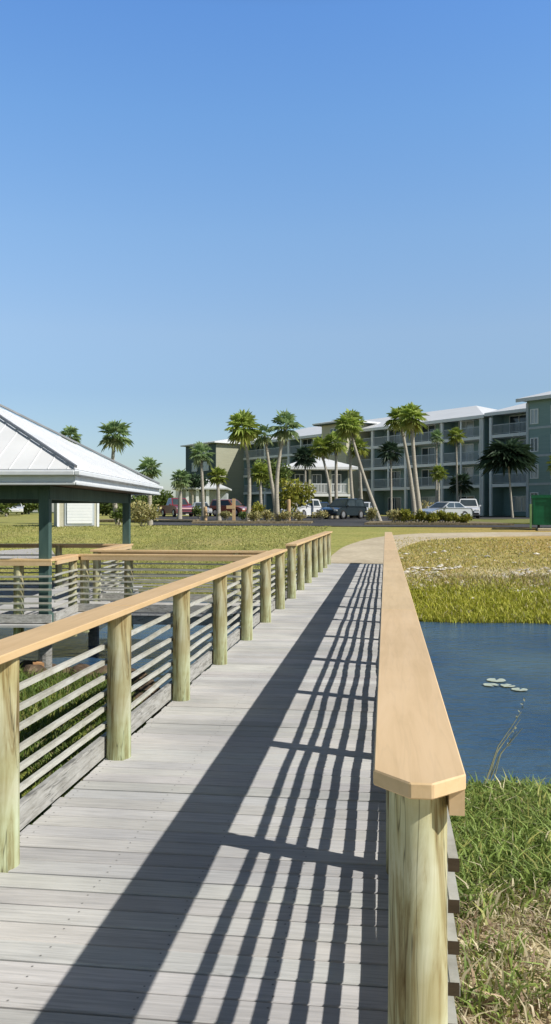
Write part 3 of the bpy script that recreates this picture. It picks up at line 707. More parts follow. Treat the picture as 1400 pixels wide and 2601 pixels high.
# ------------------------------------------------------------------ vehicles
def car(name, label, L, D, head, col, kind='suv', seed=0, back=False):
    rn = random.Random(seed); X, Y = cw(L, D); z0 = ground(X, Y) + .05
    t = thing(name, label, 'car' if name != 'pickup_truck' else 'pickup truck', (X, Y, z0), head + YAW, 'vehicles parked in front of the apartments')
    # local +x forward
    if kind == 'suv': Ln, W, H, belt, hood = 4.6, 1.86, 1.72, 1.02, 1.0; cab = (-2.2, 1.05, -2.0, .25)
    elif kind == 'pickup': Ln, W, H, belt, hood = 5.4, 1.95, 1.85, 1.12, 1.08; cab = (-.75, 1.15, -.55, .45)
    else: Ln, W, H, belt, hood = 4.6, 1.80, 1.44, .92, .88; cab = (-1.75, 1.05, -1.0, .15)
    hl, hw = Ln / 2, W / 2; wx = Ln * .30; wr = .35 if kind == 'sedan' else .38
    bot = .28; prof = []
    prof += [(-hl, bot + .08), (-hl + .02, belt - .22), (-hl + .1, belt - .03)]
    prof += [(-hl + .25, belt), (cab[1], belt + .01), (hl - .45, hood - .08), (hl - .08, hood - .22), (hl, hood - .4), (hl, bot + .08), (hl - .1, bot)]
    for c in (wx, -wx):
        for k in range(9):
            a = PI * k / 8; prof.append((c + math.cos(a) * (wr + .06), bot + .02 + math.sin(a) * (wr + .02)))
    prof.append((-hl + .1, bot))
    mb = MB(); n = len(prof)
    ys = [(-hw, .0), (-hw + .0, 0), (hw, 0)]
    secs = [(-hw + .07, .97), (-hw, 1), (hw, 1), (hw - .07, .97)]
    vs = []
    for y, s in secs:
        for x, z in prof: vs.append((x * (.985 if s < 1 else 1), y, bot + (z - bot) * s))
    fs = [tuple(range(n)), tuple(range(4 * n - 1, 3 * n - 1, -1))]
    for q in range(3): fs += [(q * n + i, (q + 1) * n + i, (q + 1) * n + (i + 1) % n, q * n + (i + 1) % n) for i in range(n)]
    mb.add(vs, fs)
    if kind == 'pickup': pass
    # cabin frustum
    bi, ti = hw - .06, hw - .24; zb, zt = belt - .02, H
    c0, c1, d0, d1 = cab
    fr = [(c0, -bi, zb), (c1, -bi, zb), (c1, bi, zb), (c0, bi, zb), (d0, -ti, zt - .05), (d1, -ti, zt - .05), (d1, ti, zt - .05), (d0, ti, zt - .05), (d0 + .15, -ti + .12, zt), (d1 - .15, -ti + .12, zt), (d1 - .15, ti - .12, zt), (d0 + .15, ti - .12, zt)]
    mb.add(fr, [(0, 1, 5, 4), (1, 2, 6, 5), (2, 3, 7, 6), (3, 0, 4, 7), (4, 5, 9, 8), (5, 6, 10, 9), (6, 7, 11, 10), (7, 4, 8, 11), (8, 9, 10, 11)])
    body = mb.build('body', col, t); smooth_by_angle(body, .6)
    def panel(corners, u0, u1, v0, v1, out):
        a, b, c, d = [Vector(p) for p in corners]
        f = lambda u, v: (a.lerp(b, u)).lerp(d.lerp(c, u), v)
        nn = (b - a).cross(d - a).normalized() * out
        mb = MB(); mb.add([f(u0, v0) + nn, f(u1, v0) + nn, f(u1, v1) + nn, f(u0, v1) + nn], [(0, 1, 2, 3)]); return mb
    V = [Vector(p) for p in fr]
    panel([V[1], V[2], V[6], V[5]], .06, .94, .1, .92, .006).build('windscreen', M['glass'], t)
    panel([V[3], V[0], V[4], V[7]], .1, .9, .2, .9, .006).build('rear_window', M['glass'], t)
    for side in ((V[0], V[1], V[5], V[4]), (V[2], V[3], V[7], V[6])):
        spans = ((.06, .46), (.5, .92)) if kind != 'pickup' else ((.08, .45), (.5, .92))
        for u0, u1 in spans: panel(side, u0, u1, .14, .88, .006).build('side_window', M['glass'], t)
    for c in (wx, -wx):
        for s in (-1, 1):
            mb = MB(); y0, y1 = s * (hw - .22), s * (hw - .01)
            ring = [(c + math.cos(a) * r, y, wr + math.sin(a) * r) for y, r in ((y0, wr), (y1 - s * .03, wr), (y1, wr * .9)) for a in [2 * PI * k / 18 for k in range(18)]]
            fs = [(q * 18 + k, q * 18 + (k + 1) % 18, (q + 1) * 18 + (k + 1) % 18, (q + 1) * 18 + k) for q in range(2) for k in range(18)] + [tuple(range(18)), tuple(range(36, 54))]
            mb.add(ring, fs); w = mb.build('wheel', M['tyre'], t)
            mb = MB(); mb.add([(c + math.cos(a) * wr * .62, y1 + s * .006, wr + math.sin(a) * wr * .62) for a in [2 * PI * k / 14 for k in range(14)]] + [(c, y1 + s * .02, wr)], [(k, (k + 1) % 14, 14) for k in range(14)])
            mb.build('rim', M['rim'], w)
    for s in (-1, 1):
        mb = MB(); mb.box(hl - .06, hl + .008, s * (hw - .22) - .17, s * (hw - .22) + .17, hood - .36, hood - .22); mb.build('headlight', M['lamp'], t, bevel=.02)
        mb = MB(); mb.box(-hl - .006, -hl + .06, s * (hw - .16) - .1, s * (hw - .16) + .1, belt - .32, belt - .12); mb.build('tail_light', M['taillamp'], t, bevel=.02)
        mb = MB(); mb.box(c1 - .35, c1 - .15, s * (hw + .06) - .08, s * (hw + .06) + .08, belt, belt + .14); mb.build('wing_mirror', col, t, bevel=.02)
    mb = MB(); mb.box(hl - .04, hl + .01, -hw * .5, hw * .5, hood - .48, hood - .36); mb.build('grille', M['black'], t)
    mb = MB(); mb.box(hl - .1, hl + .03, -hw + .08, hw - .08, bot + .06, bot + .22); mb.box(-hl - .03, -hl + .1, -hw + .08, hw - .08, bot + .06, bot + .24); mb.build('bumper', col if kind == 'sedan' else M['black'], t, bevel=.03)
    if kind == 'pickup':
        mb = MB(); mb.box(-hl + .12, c0 - .08, -hw + .16, hw - .16, belt + .003, belt + .006); mb.build('cargo_bed', M['black'], t)
    return t
FW = -PI / 2   # facing the viewer
def CX(name, label, px, D, h, col, kind, seed): return car(name, label, lat(px * Q, D), D, h, M[col], kind, seed)
CX('pickup_truck', 'red pickup truck parked facing the lawn beyond the gazebo eave', 446, 84, FW + .45, 'p_red', 'pickup', 1)
CX('parked_car', 'orange red car half hidden behind the wooden sign post', 582, 86, FW + .9, 'p_orange', 'suv', 3)
CX('parked_car', 'silver car between the red pickup and the thin dark palm', 506, 88, FW + .2, 'p_silver', 'sedan', 4)
CX('parked_car', 'white suv behind the planting island left of the clubhouse column', 760, 75, FW - .5, 'p_white', 'suv', 5)
CX('parked_car', 'low navy car in the shade below the clubhouse', 808, 79, FW, 'p_blue', 'sedan', 6)
CX('parked_car', 'dark green suv nearest the road in front of the clubhouse', 864, 71, FW - .65, 'p_dark', 'suv', 7)
CX('parked_car', 'white car tucked behind the dark suv and the palm trunks', 913, 77, FW - .3, 'p_white', 'sedan', 8)
CX('parked_car', 'silver white sedan behind the golden shrubs right of the tall palm pair', 1118, 66, FW - .95, 'p_silver', 'sedan', 9)
CX('parked_car', 'white car nearest the twin white columns', 1178, 74, FW - .2, 'p_white', 'suv', 10)
CX('parked_car', 'dark car in shade between the two white cars on the right', 1148, 78, FW, 'p_blue', 'sedan', 11)
CX('parked_car', 'white car parked far left seen under the gazebo roof', 38, 98, FW + .3, 'p_white', 'sedan', 12)

# ------------------------------------------------------------------ buildings
def place(name, label, cat, L, D, ang, z):
    """ang: rotation of local x in the standpoint frame"""
    X, Y = cw(L, D); return thing(name, label, cat, (X, Y, z), ang + YAW)
def hip(mb, x0, x1, y0, y1, z, h, over=.6, tone=1, thick=.18):
    x0 -= over; x1 += over; y0 -= over; y1 += over; r = (y1 - y0) / 2; ym = (y0 + y1) / 2
    if x1 - x0 < 2 * r: r = (x1 - x0) / 2
    a, b = (x0 + r, ym, z + h), (x1 - r, ym, z + h)
    vs = [(x0, y0, z), (x1, y0, z), (x1, y1, z), (x0, y1, z), a, b] + [(x0, y0, z - thick), (x1, y0, z - thick), (x1, y1, z - thick), (x0, y1, z - thick)]
    mb.add(vs, [(0, 1, 5, 4), (1, 2, 5), (2, 3, 4, 5), (3, 0, 4), (0, 6, 7, 1), (1, 7, 8, 2), (2, 8, 9, 3), (3, 9, 6, 0), (9, 8, 7, 6)], tone)
def window(parent, x0, x1, z0, z1, y, light=False, face='y', mull=1, frame=.07):
    mb = MB()
    mb.box(x0, x1, y - .07, y + .03, z1 - frame, z1); mb.box(x0, x1, y - .09, y + .03, z0, z0 + frame)
    mb.box(x0, x0 + frame, y - .068, y + .03, z0 + frame + .002, z1 - frame - .002); mb.box(x1 - frame, x1, y - .068, y + .03, z0 + frame + .002, z1 - frame - .002)
    for k in range(mull):
        xm = x0 + (x1 - x0) * (k + 1) / (mull + 1); mb.box(xm - frame / 2, xm + frame / 2, y - .066, y + .03, z0 + frame + .002, z1 - frame - .002)
    w = mb.build('window', M['white'], parent)
    mb = MB(); mb.box(x0 + frame * .5, x1 - frame * .5, y - .03, y + .0, z0 + frame * .5, z1 - frame * .5); mb.build('pane', M['glasslight' if light else 'glass'], w)
    return w
UA = math.atan2(-.81, .59)
AB = place('apartment_building', 'long four storey apartment building with white balconies, grey green walls and pale metal roofs', 'apartment building', -10.9, 140, UA, 1.15)
ZF = [.25, 3.6, 6.25, 8.95]; ZE = 11.25
rn = random.Random(77)
mb = MB(); mb.box(10, 66.0, 1.9, 14, -.5, ZE - .05)
xbay = [10 + i * 5.925 for i in range(9)]
for x in xbay: mb.box(x - .12, x + .12, .1, 1.9, -.4, ZE - .06)
mb.box(58.5, 58.74, .1, 1.9, -.4, ZE - .06); mb.build('wall', M['teal'], AB)
mb = MB(); hip(mb, 10.3, 57.3, .2, 14, ZE, 2.3); mb.build('roof', M['whiteroof'], AB)
mb = MB(); hip(mb, 58.6, 66.4, .2, 14, ZE + .15, 2.2); mb.build('roof', M['whiteroof'], AB)
mb = MB(); mb.box(9.7, 57.9, -.42, -.36, ZE - .36, ZE - .02); mb.box(58.0, 66.0, -.42, -.36, ZE - .2, ZE + .13); mb.build('gutter', M['white'], AB)
def balcony(x0, x1, fl):
    z = ZF[fl]
    mb = MB(); mb.box(x0 + .02, x1 - .02, -.12, 1.88, z - .34, z); b = mb.build('balcony', M['white'], AB)
    mb = MB(); mb.box(x0 + .12, x1 - .12, -.02, .05, z + 1.02, z + 1.10); mb.box(x0 + .12, x1 - .12, -.01, .04, z + .10, z + .15)
    x = x0 + .15
    while x < x1 - .15: mb.box(x, x + .04, -.008, .038, z + .152, z + 1.018); x += .16
    mb.build('railing', M['railmetal'], b)
    w = x1 - x0; light = rn.random() < .45
    window(AB, x0 + w * .12, x0 + w * .52, z + .05, z + 2.15, 1.9, light, mull=1, frame=.1)
    if rn.random() < .75: window(AB, x0 + w * .64, x0 + w * .86, z + .8, z + 2.1, 1.9, rn.random() < .4, mull=0, frame=.1)
for i in range(8):
    for fl in (1, 2, 3): balcony(xbay[i] + .12, xbay[i + 1] - .12, fl)
    w = xbay[i + 1] - xbay[i]; window(AB, xbay[i] + .8, xbay[i] + 3.2, .3, 2.4, 1.9, i % 3 == 0)
for fl in (1, 2, 3): balcony(58.76, 65.4, fl)
window(AB, 60, 62.4, .6, 2.3, 1.9, True); window(AB, 63, 65, .6, 2.3, 1.9, False)
for x in [xbay[i] for i in range(1, 9)] + [57.25, 58.62]:
    mb = MB(); mb.box(x - .16, x + .16, -.17, .09, -.4, ZE - .38); mb.build('column', M['white'], AB)
for i in (2, 5, 7): 
    x = xbay[i] + 2.9; mb = MB(); mb.box(x - .1, x + .1, -.16, .0, ZF[1], ZE - .38); mb.build('column', M['white'], AB)
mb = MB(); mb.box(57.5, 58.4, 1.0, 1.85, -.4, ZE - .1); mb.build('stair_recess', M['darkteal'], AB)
# left tower
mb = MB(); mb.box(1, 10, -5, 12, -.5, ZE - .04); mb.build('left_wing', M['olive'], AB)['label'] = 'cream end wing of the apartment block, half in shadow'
mb = MB(); mb.box(.9, 9.98, -5.06, -5.003, -.5, ZE - .05); mb.build('wing_front_shade', M['darkteal'], AB)  # dark sheet paints shade over the whole wing front
mb = MB(); hip(mb, 1, 10, -5, 12, ZE, 1.6, over=.7); mb.build('roof', M['whiteroof'], AB)
for fl in (1, 2, 3): window(AB, 3, 4.6, ZF[fl] + .7, ZF[fl] + 2.1, -5.1, True)
for fl in (1, 2, 3): window(AB, 6.4, 8, ZF[fl] + .7, ZF[fl] + 2.1, -5.1, fl == 2)
# central stair tower with raised roof
mb = MB(); mb.box(32, 37, -2.2, 1.88, -.5, 12.2); mb.build('stair_tower', M['cream'], AB)
mb = MB(); hip(mb, 32, 37, -2.2, 3, 12.3, .7, over=.9); mb.build('roof', M['whiteroof'], AB)
mb = MB(); mb.box(31.2, 37.8, -3.0, 3.7, 12.02, 12.11); mb.build('eave_board', M['darkteal'], AB)
for z in (5.2, 8.0, 10.2): window(AB, 33.8, 35.2, z, z + 1.3, -2.2, False)
# green tower on the right
mb = MB(); mb.box(66.06, 79, -3.6, 13, -.5, 11.75); mb.build('right_wing', M['teal'], AB)
mb = MB(); hip(mb, 66.06, 79, -3.6, 13, 11.85, 2.6, over=.75); mb.build('roof', M['whiteroof'], AB)
mb = MB(); mb.box(65.32, 79.6, -4.40, -4.36, 11.5, 11.84); mb.build('gutter', M['fascia'], AB)
for x in (66.5, 68.9, 72):
    for z0, z1, lt in ((9.25, 10.75, True), (6.5, 7.9, False), (3.85, 5.3, True), (1.2, 2.5, False)):
        if x == 68.9: z0, z1, lt = z0 - .1, z1 + .2, not lt
        window(AB, x, x + .95, z0, z1, -3.6, lt, mull=1, frame=.09)
mb = MB()
for z in (3.2, 6.0, 8.75): mb.box(66.03, 79.03, -3.66, -3.602, z, z + .22)
mb.build('string_course', M['railmetal'], AB)
mb = MB(); mb.box(66.02, 66.3, -3.68, -3.603, -.5, 11.4); mb.build('corner_board', M['railmetal'], AB)

# clubhouse
CL = place('clubhouse', 'low two level clubhouse with white hip roof, cream columns and a sunlit balcony', 'clubhouse', lat(724, 92), 92, .06, 1.2)
CWX = 7.2
CWD = 7.3
mb = MB(); mb.box(.6, CWX, 1.8, 9, -.4, 5.15); mb.build('wall', M['cream'], CL)
mb = MB(); mb.box(.58, CWX + .02, 1.74, 1.797, 2.6, 5.1); mb.box(.58, CWX + .02, 1.74, 1.797, -.4, 2.2); mb.build('wall_shade_panel', M['darkteal'], CL)  # dark panels colour in the shade behind balcony and columns
mb = MB(); hip(mb, .3, CWX, 0, 9, 5.4, 1.5, over=.7, thick=.28); mb.build('roof', M['whiteroof'], CL)
mb = MB(); mb.box(.3, CWX, -.05, 1.72, 2.2, 2.52); b = mb.build('balcony', M['white'], CL)
mb = MB(); mb.box(.4, CWX - .1, 0, .07, 3.5, 3.6); mb.box(.4, CWX - .1, .02, .05, 2.6, 2.66)
x = .45
while x < CWX - .1: mb.box(x, x + .07, .02, .055, 2.662, 3.498); x += .16
mb.build('railing', M['white'], b)
for x in (.35, 2.6, 4.8, 6.9): mb = MB(); mb.box(x, x + .26, -.1, .12, -.4, 2.195); mb.box(x, x + .26, -.1, .12, 2.525, 5.12); mb.build('column', M['cream'], CL)
for x in (1.2, 3.1, 5.3): window(CL, x, x + 1.1, 2.7, 4.7, 1.74, x == 3.0, frame=.09)
for x in (1.2, 3.0): window(CL, x, x + 1.2, .5, 1.8, 1.74, True, frame=.1)
mb = MB(); mb.box(.7, 4.3, -.06, -.0, .6, .75); mb.box(.7, 4.3, -.05, -.01, -.1, .55); mb.build('low_wall', M['cream'], CL)

# porch building beyond the red truck
PB = place('porch_building', 'small white columned porch with dark roof behind the red pickup truck', 'porch', lat(440 * Q, 100), 100, 0, 1.3)
mb = MB(); mb.box(0, 6, 2, 6, -.3, 3.0); mb.build('wall', M['railmetal'], PB)
mb = MB(); hip(mb, 0, 6, 0, 6, 3.25, 1.4, over=.4); mb.build('roof', M['fascia'], PB)
for x in (.1, 1.3, 2.5, 3.7, 5.0): mb = MB(); mb.box(x, x + .35, 0, .35, -.3, 3.04); mb.build('column', M['white'], PB)
mb = MB(); mb.box(-.2, 6.2, -.1, .42, 3.0 + .045, 3.06); mb.build('beam', M['white'], PB)
# shed
SH = place('pump_shed', 'small cream pump shed with white roller door on the lawn seen under the gazebo roof', 'shed', lat(146, 46), 46, .34, ground(*cw(lat(200, 46), 46)) - .02)
mb = MB(); mb.box(0, 2.2, 0, 2.2, 0, 2.3); mb.build('wall', M['cream'], SH)
mb = MB(); mb.box(-.12, 2.32, -.12, 2.32, 2.302, 2.42); hip(mb, 0, 2.2, 0, 2.2, 2.6, .6, over=.2, thick=.15); mb.build('roof', M['white'], SH)
mb = MB(); mb.box(.38, 1.98, -.05, -.003, .12, 1.68); dr = mb.build('door_frame', M['railmetal'], SH)
mb = MB(); mb.box(.5, 1.86, -.1, -.053, .22, 1.56); d = mb.build('roller_door', M['white'], SH)
mb = MB()
for k in range(8): mb.box(.5, 1.86, -.112, -.102, .24 + k * .165, .24 + k * .165 + .14)
mb.build('door_slat', M['white'], d)
for x in (-.02, 2.12): mb = MB(); mb.box(x, x + .12, -.04, -.002, 0, 2.3); mb.build('corner_trim', M['white'], SH)
mb = MB(); mb.box(-.3, 2.5, -.5, 2.4, -.2, .03); mb.build('plinth', M['kerb'], SH)

# ------------------------------------------------------------------ dumpster, posts
DP = thing('dumpster', 'dark green steel dumpster on a pale concrete pad at the right edge', 'dumpster', (*cw(lat(1352, 42.3), 42.3), ground(*cw(14, 42.3)) + .1), YAW - .27)
mb = MB(); mb.box(0, 3.6, 0, 1.9, .16, 1.62); mb.build('body', M['dumpster'], DP, bevel=.02)
mb = MB()
for x in (.05, .9, 1.75, 2.6, 3.45): mb.box(x, x + .09, -.06, -.001, .2, 1.55)
mb.box(-.04, 3.64, -.08, -.062, 1.5, 1.62); mb.build('rib', M['dumpster'], DP)
mb = MB(); mb.add([(-.03, -.05, 1.625), (3.63, -.05, 1.625), (3.63, 1.95, 1.66), (-.03, 1.95, 1.66), (-.03, -.05, 1.66), (3.63, -.05, 1.66), (3.63, 1.95, 1.70), (-.03, 1.95, 1.70)], [(0, 1, 2, 3), (4, 5, 6, 7), (0, 1, 5, 4), (1, 2, 6, 5), (2, 3, 7, 6), (3, 0, 4, 7)]); mb.build('lid', M['dumpster'], DP)
mb = MB(); mb.box(-.12, -.02, -.12, .0, -.02, 1.2); mb.build('corner_post', M['dumpedge'], DP)
for x in (.3, 3.1):
    mb = MB(); mb.tube([(x, .12, .09), (x + .07, .12, .09)], .09, 12); mb.tube([(x, 1.7, .09), (x + .07, 1.7, .09)], .09, 12); mb.build('caster', M['tyre'], DP)
PD = thing('concrete_pad', 'pale concrete pad under the green dumpster', 'slab', (*cw(lat(1352, 42.3), 42.3), ground(*cw(14, 42.3)) - .0), YAW - .27)
mb = MB(); mb.box(.25, 4.2, -.7, 2.4, -.3, .10); mb.build('slab', M['concrete'], PD, bevel=.02)
SP = thing('sign_post', 'tan wooden post with a short cross board in front of the orange car', 'sign post', (*cw(lat(594, 58.5), 58.5), ground(*cw(lat(594, 58.5), 58.5)) + .1), YAW)
mb = MB(); mb.box(-.11, .11, -.11, .11, 0, 1.55); mb.build('post', M['woodtan'], SP, bevel=.01)
mb = MB(); mb.box(-.5, .1, -.14, -.112, .85, 1.08); mb.build('board', M['woodtan'], SP)
for px, h, l in ((727, 1.5, 'short wooden post right of the straight pale palm trunk'), (647 - 130, 1.0, 'short wooden post at the foot of the thin dark palm')):
    D = 58.3; X, Y = cw(lat(px * Q, D), D)
    o = thing('bollard', l, 'bollard', (X, Y, ground(X, Y) + .1), 0, 'wooden posts by the car park')
    mb = MB(); mb.tube([(0, 0, -.1), (0, 0, h - .06)], .13, 12); ob = mb.build('post', M['woodtan'], o); mb = MB(); mb.tube([(0, 0, h - .059), (0, 0, h)], [.13, .09], 12); mb.build('cap', M['woodtan'], o)

# ------------------------------------------------------------------ pond details
rn = random.Random(8)
for px, py, w, l in ((1261, 1730, 48, 'pale lily pad farthest out in the floating cluster'), (1247, 1742, 40, 'pale lily pad at the left of the floating cluster'), (1290, 1744, 38, 'pale lily pad in the middle of the floating cluster'), (1320, 1754, 40, 'whitest lily pad at the right end of the floating cluster')):
    D = (EYE - WATER) * F / (py - 1300.5); X, Y = cw(lat(px, D), D); r = w / 2 * D / F
    mb = MB(); n = 22; st = rn.uniform(0, 6); ring = []
    for k in range(n):
        a = st + .25 + (2 * PI - .5) * k / (n - 1); q = r * rn.uniform(.93, 1.05); ring.append((math.cos(a) * q, math.sin(a) * q * 1.0, .012 + rn.uniform(0, .008)))
    mb.add([(0, 0, .012)] + ring, [(0, k + 1, k + 2) for k in range(n - 1)])
    o = mb.build('lily_pad', M['pad']); o.location = (X, Y, WATER + .003)
    tag(o, l, 'lily pad', 'pale lily pads on the pond')
def reed(label, X, Y, top, seed, n=3):
    rn = random.Random(seed); z0 = ground(X, Y)
    t = thing('reed', label, 'reed', (X, Y, z0), 0, 'dry reeds at the water edge')
    mb = MB()
    for k in range(n):
        e = Vector(top) * rn.uniform(.75, 1) + Vector((rn.uniform(-.06, .06), rn.uniform(-.06, .06), 0))
        b = Vector((rn.uniform(-.05, .05), rn.uniform(-.05, .05), -.05)); mid = b.lerp(e, .55) + Vector((-.04, 0, .05))
        mb.tube([b, b.lerp(mid, .5), mid, mid.lerp(e, .55) + Vector((.01, 0, .01)), e], [.006, .0055, .005, .004, .0025], 5)
    mb.build('stem', M['reed'], t)
    mb = MB()
    e = Vector(top); d = e.normalized()
    for k in range(10):
        p = e - d * .22 * rn.random(); q = Vector((rn.uniform(-1, 1), rn.uniform(-1, 1), rn.uniform(0, 1.2))).normalized() * .035
        mb.add([p, p + q * .5 + Vector((.008, 0, 0)), p + q, p + q * .5 - Vector((.008, 0, 0))], [(0, 1, 2, 3)])
    mb.build('seed_head', M['reed'], t, autosmooth=False)
reed('tall dry reed leaning right beside the broad end of the right handrail', .92, 8.3, (.42, .1, .9), 1, 2)
reed('shorter dry reed below the tall leaning one', 1.0, 8.5, (.28, .1, .62), 2, 3)
# rocks at the left bank
def rock(label, X, Y, s, seed, m='rock', group='brown rocks along the near left bank'):
    rn = random.Random(seed); bm = bmesh.new(); bmesh.ops.create_icosphere(bm, subdivisions=2, radius=s)
    for v in bm.verts:
        v.co *= 1 + .3 * mnoise.noise(v.co / s * 1.3 + Vector((seed, 0, 0))); v.co.z *= .65
    me = bpy.data.meshes.new('shore_rock'); bm.to_mesh(me); bm.free(); me.materials.append(M[m])
    at = me.color_attributes.new('Col', 'FLOAT_COLOR', 'POINT'); tn = rn.uniform(.7, 1.4); at.data.foreach_set('color', [tn, tn, tn, 1] * len(me.vertices))
    o = bpy.data.objects.new('shore_rock', me); COL.objects.link(o); o.location = (X, Y, max(ground(X, Y), WATER) + s * .2); o.rotation_euler = (0, 0, rn.uniform(0, 6))
    tag(o, label, 'rock', group)
rn = random.Random(9)
for i in range(34):
    X = -2.6 - i * .12 + rn.uniform(-.1, .1); Y = shore_near(X) - rn.uniform(-.15, .7)
    rock('dark brown rock in the heap along the left bank', X, Y, rn.uniform(.12, .27), 100 + i)
X, Y = cw(lat(122, 14.2), 14.2); Y = shore_near(X) - .25
XX = X
mb = MB(); mb.box(-.12, .12, -.1, .1, -.1, .13); o = mb.build('stone_block', M['brick'], bevel=.015); o.location = (XX, Y, ground(XX, Y) + .12); o.rotation_euler = (0, 0, .4)
tag(o, 'orange squared stone block among the dark bank rocks', 'stone block')

# ------------------------------------------------------------------ grass (blades)
def blades(name, label, pts, hmin, hmax, wid, colf, seed, lean=.5):
    rg = np.random.default_rng(seed); n = len(pts)
    P = np.array(pts, dtype=np.float64)
    h = rg.uniform(hmin, hmax, n) * (1 + .4 * rg.normal(size=n).clip(-1.5, 1.5)) ; h = np.clip(h, hmin * .5, hmax * 1.7)
    az = rg.uniform(0, 2 * PI, n); ln = rg.uniform(.1, lean, n) * h * 1.3
    dx, dy = np.cos(az), np.sin(az); a2 = rg.uniform(0, 2 * PI, n); wx, wy = np.cos(a2) * wid / 2, np.sin(a2) * wid / 2
    w = rg.uniform(.6, 1.3, n); wx *= w; wy *= w
    V = np.zeros((n, 5, 3))
    V[:, 0] = np.c_[P[:, 0] - wx, P[:, 1] - wy, P[:, 2] - .01]; V[:, 1] = np.c_[P[:, 0] + wx, P[:, 1] + wy, P[:, 2] - .01]
    mx, my, mz = P[:, 0] + dx * ln * .35, P[:, 1] + dy * ln * .35, P[:, 2] + h * .6
    V[:, 2] = np.c_[mx + wx * .8, my + wy * .8, mz]; V[:, 3] = np.c_[mx - wx * .8, my - wy * .8, mz]
    V[:, 4] = np.c_[P[:, 0] + dx * ln, P[:, 1] + dy * ln, P[:, 2] + h * rg.uniform(.75, 1.0, n)]
    C = colf(P, rg)                         # n x 3
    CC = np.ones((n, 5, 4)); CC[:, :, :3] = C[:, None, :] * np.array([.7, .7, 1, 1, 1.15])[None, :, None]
    me = bpy.data.meshes.new(name); me.vertices.add(n * 5); me.vertices.foreach_set('co', V.reshape(-1))
    base = np.arange(n) * 5
    loops = np.c_[base, base + 1, base + 2, base + 3, base + 3, base + 2, base + 4].reshape(-1)
    me.loops.add(n * 7); me.loops.foreach_set('vertex_index', loops.astype(np.int32))
    me.polygons.add(n * 2)
    st = np.c_[np.arange(n) * 7, np.arange(n) * 7 + 4].reshape(-1); me.polygons.foreach_set('loop_start', st.astype(np.int32))
    me.update(calc_edges=True)
    at = me.color_attributes.new('Col', 'FLOAT_COLOR', 'POINT'); at.data.foreach_set('color', CC.reshape(-1))
    me.materials.append(M['grassblade'])
    o = bpy.data.objects.new(name, me); COL.objects.link(o); tag(o, label, 'grass', kind='stuff'); return o
def gz(X, Y): return ground(X, Y) + .02
def mixcol(P, rg, pal, probs):
    idx = rg.choice(len(pal), size=len(P), p=probs); C = np.array(pal)[idx]; return C * rg.uniform(.7, 1.3, len(P))[:, None]
GREEN, LIME, YEL, STRAW, BRN = (.15, .22, .045), (.29, .36, .09), (.42, .42, .13), (.66, .58, .38), (.36, .27, .16)
rn = random.Random(61); pts = []
def clump_pts(n, fx, fy, accept, sd=.05, per=6):
    out = []
    while len(out) < n:
        X, Y = fx(), fy()
        if not accept(X, Y): continue
        for _ in range(per):
            x, y = X + rn.gauss(0, sd), Y + rn.gauss(0, sd)
            if accept(x, y): out.append((x, y, gz(x, y)))
    return out
acc = lambda X, Y: Y < shore_near(X) + .12 and (X > .26 or X < -2.02)
pts = clump_pts(52000, lambda: .26 + 3.2 * rn.random() ** 1.4, lambda: 2.2 + 7 * rn.random(), acc, .05, 8)
pts = [p for p in pts if p[1] > 5.1 + 1.5 * mnoise.noise(Vector((p[0] * .9, p[1] * .9, 3))) + rn.gauss(0, .25) or (rn.random() < .35 and mnoise.noise(Vector((p[0] * 3.1, p[1] * 3.1, 8))) > .22)]
low = clump_pts(15000, lambda: .26 + 2.6 * rn.random() ** 1.3, lambda: 2.0 + 4.2 * rn.random(), acc, .05, 8)
def col_near(P, rg):
    g = mixcol(P, rg, [GREEN, (.30, .40, .10), YEL, STRAW], [.30, .52, .14, .04]); d = mixcol(P, rg, [LIME, YEL, STRAW, (.50, .36, .25)], [.10, .10, .50, .30])
    nz = np.array([mnoise.noise(Vector((p[0] * .9, p[1] * .9, 3))) for p in P])
    t = np.clip((5.35 - P[:, 1] + nz * 1.6) / 1.5, 0, .9); m = rg.random(len(P)) < t
    g[m] = d[m]; return g
blades('bank_grass', 'long tangled grass on the near right bank beside the handrail', pts, .045, .12, .016, col_near, 1, 1.5)
pts_left = clump_pts(30000, lambda: -2.05 - 5.5 * rn.random() ** 1.3, lambda: 2 + 12 * rn.random(), acc, .07, 6)
blades('dry_grass', 'matted dry straw and thin grass on the bare sandy ground at the bottom right', [p for p in low if p[1] < 5.7], .015, .045, .012, lambda P, rg: mixcol(P, rg, [STRAW, (.72, .62, .46), (.46, .34, .24), LIME], [.36, .24, .18, .22]), 7, 2.2)
pts = pts_left
blades('bank_grass', 'green grass on the near left bank below the railing', [p for p in pts if p[1] < shore_near(p[0]) - .55 or rn.random() < .25], .06, .16, .016, lambda P, rg: mixcol(P, rg, [(.09, .14, .03), GREEN, (.24, .28, .07), (.30, .26, .13)], [.34, .40, .18, .08]), 2, 1.2)
acc2 = lambda X, Y: shore_far(X) - .05 < Y and (X > .3 or X < -2.0)
pts = clump_pts(60000, lambda: .3 + 17 * rn.random() ** 1.2, lambda: 20.5 + 5.2 * rn.random() ** 1.15, acc2, .12, 7)
def col_far(P, rg):
    g = mixcol(P, rg, [(.32, .35, .035), (.50, .50, .065), (.64, .60, .13), STRAW], [.3, .42, .24, .04]); d = np.array([p[1] - shore_far(p[0]) for p in P])
    dry = mixcol(P, rg, [YEL, (.60, .47, .22), STRAW], [.3, .4, .3]); m = rg.random(len(P)) < np.clip((d - 2.6) / 2.0, 0, .9); g[m] = dry[m]; return g
blades('far_bank_grass', 'yellow green reedy grass along the far right bank', pts, .06, .15, .022, col_far, 3, .9)
pts = clump_pts(30000, lambda: .3 + 19 * rn.random() ** 1.2, lambda: 24.5 + 13.5 * rn.random(), lambda X, Y: acc2(X, Y) and Y < 37.0, .22, 7)
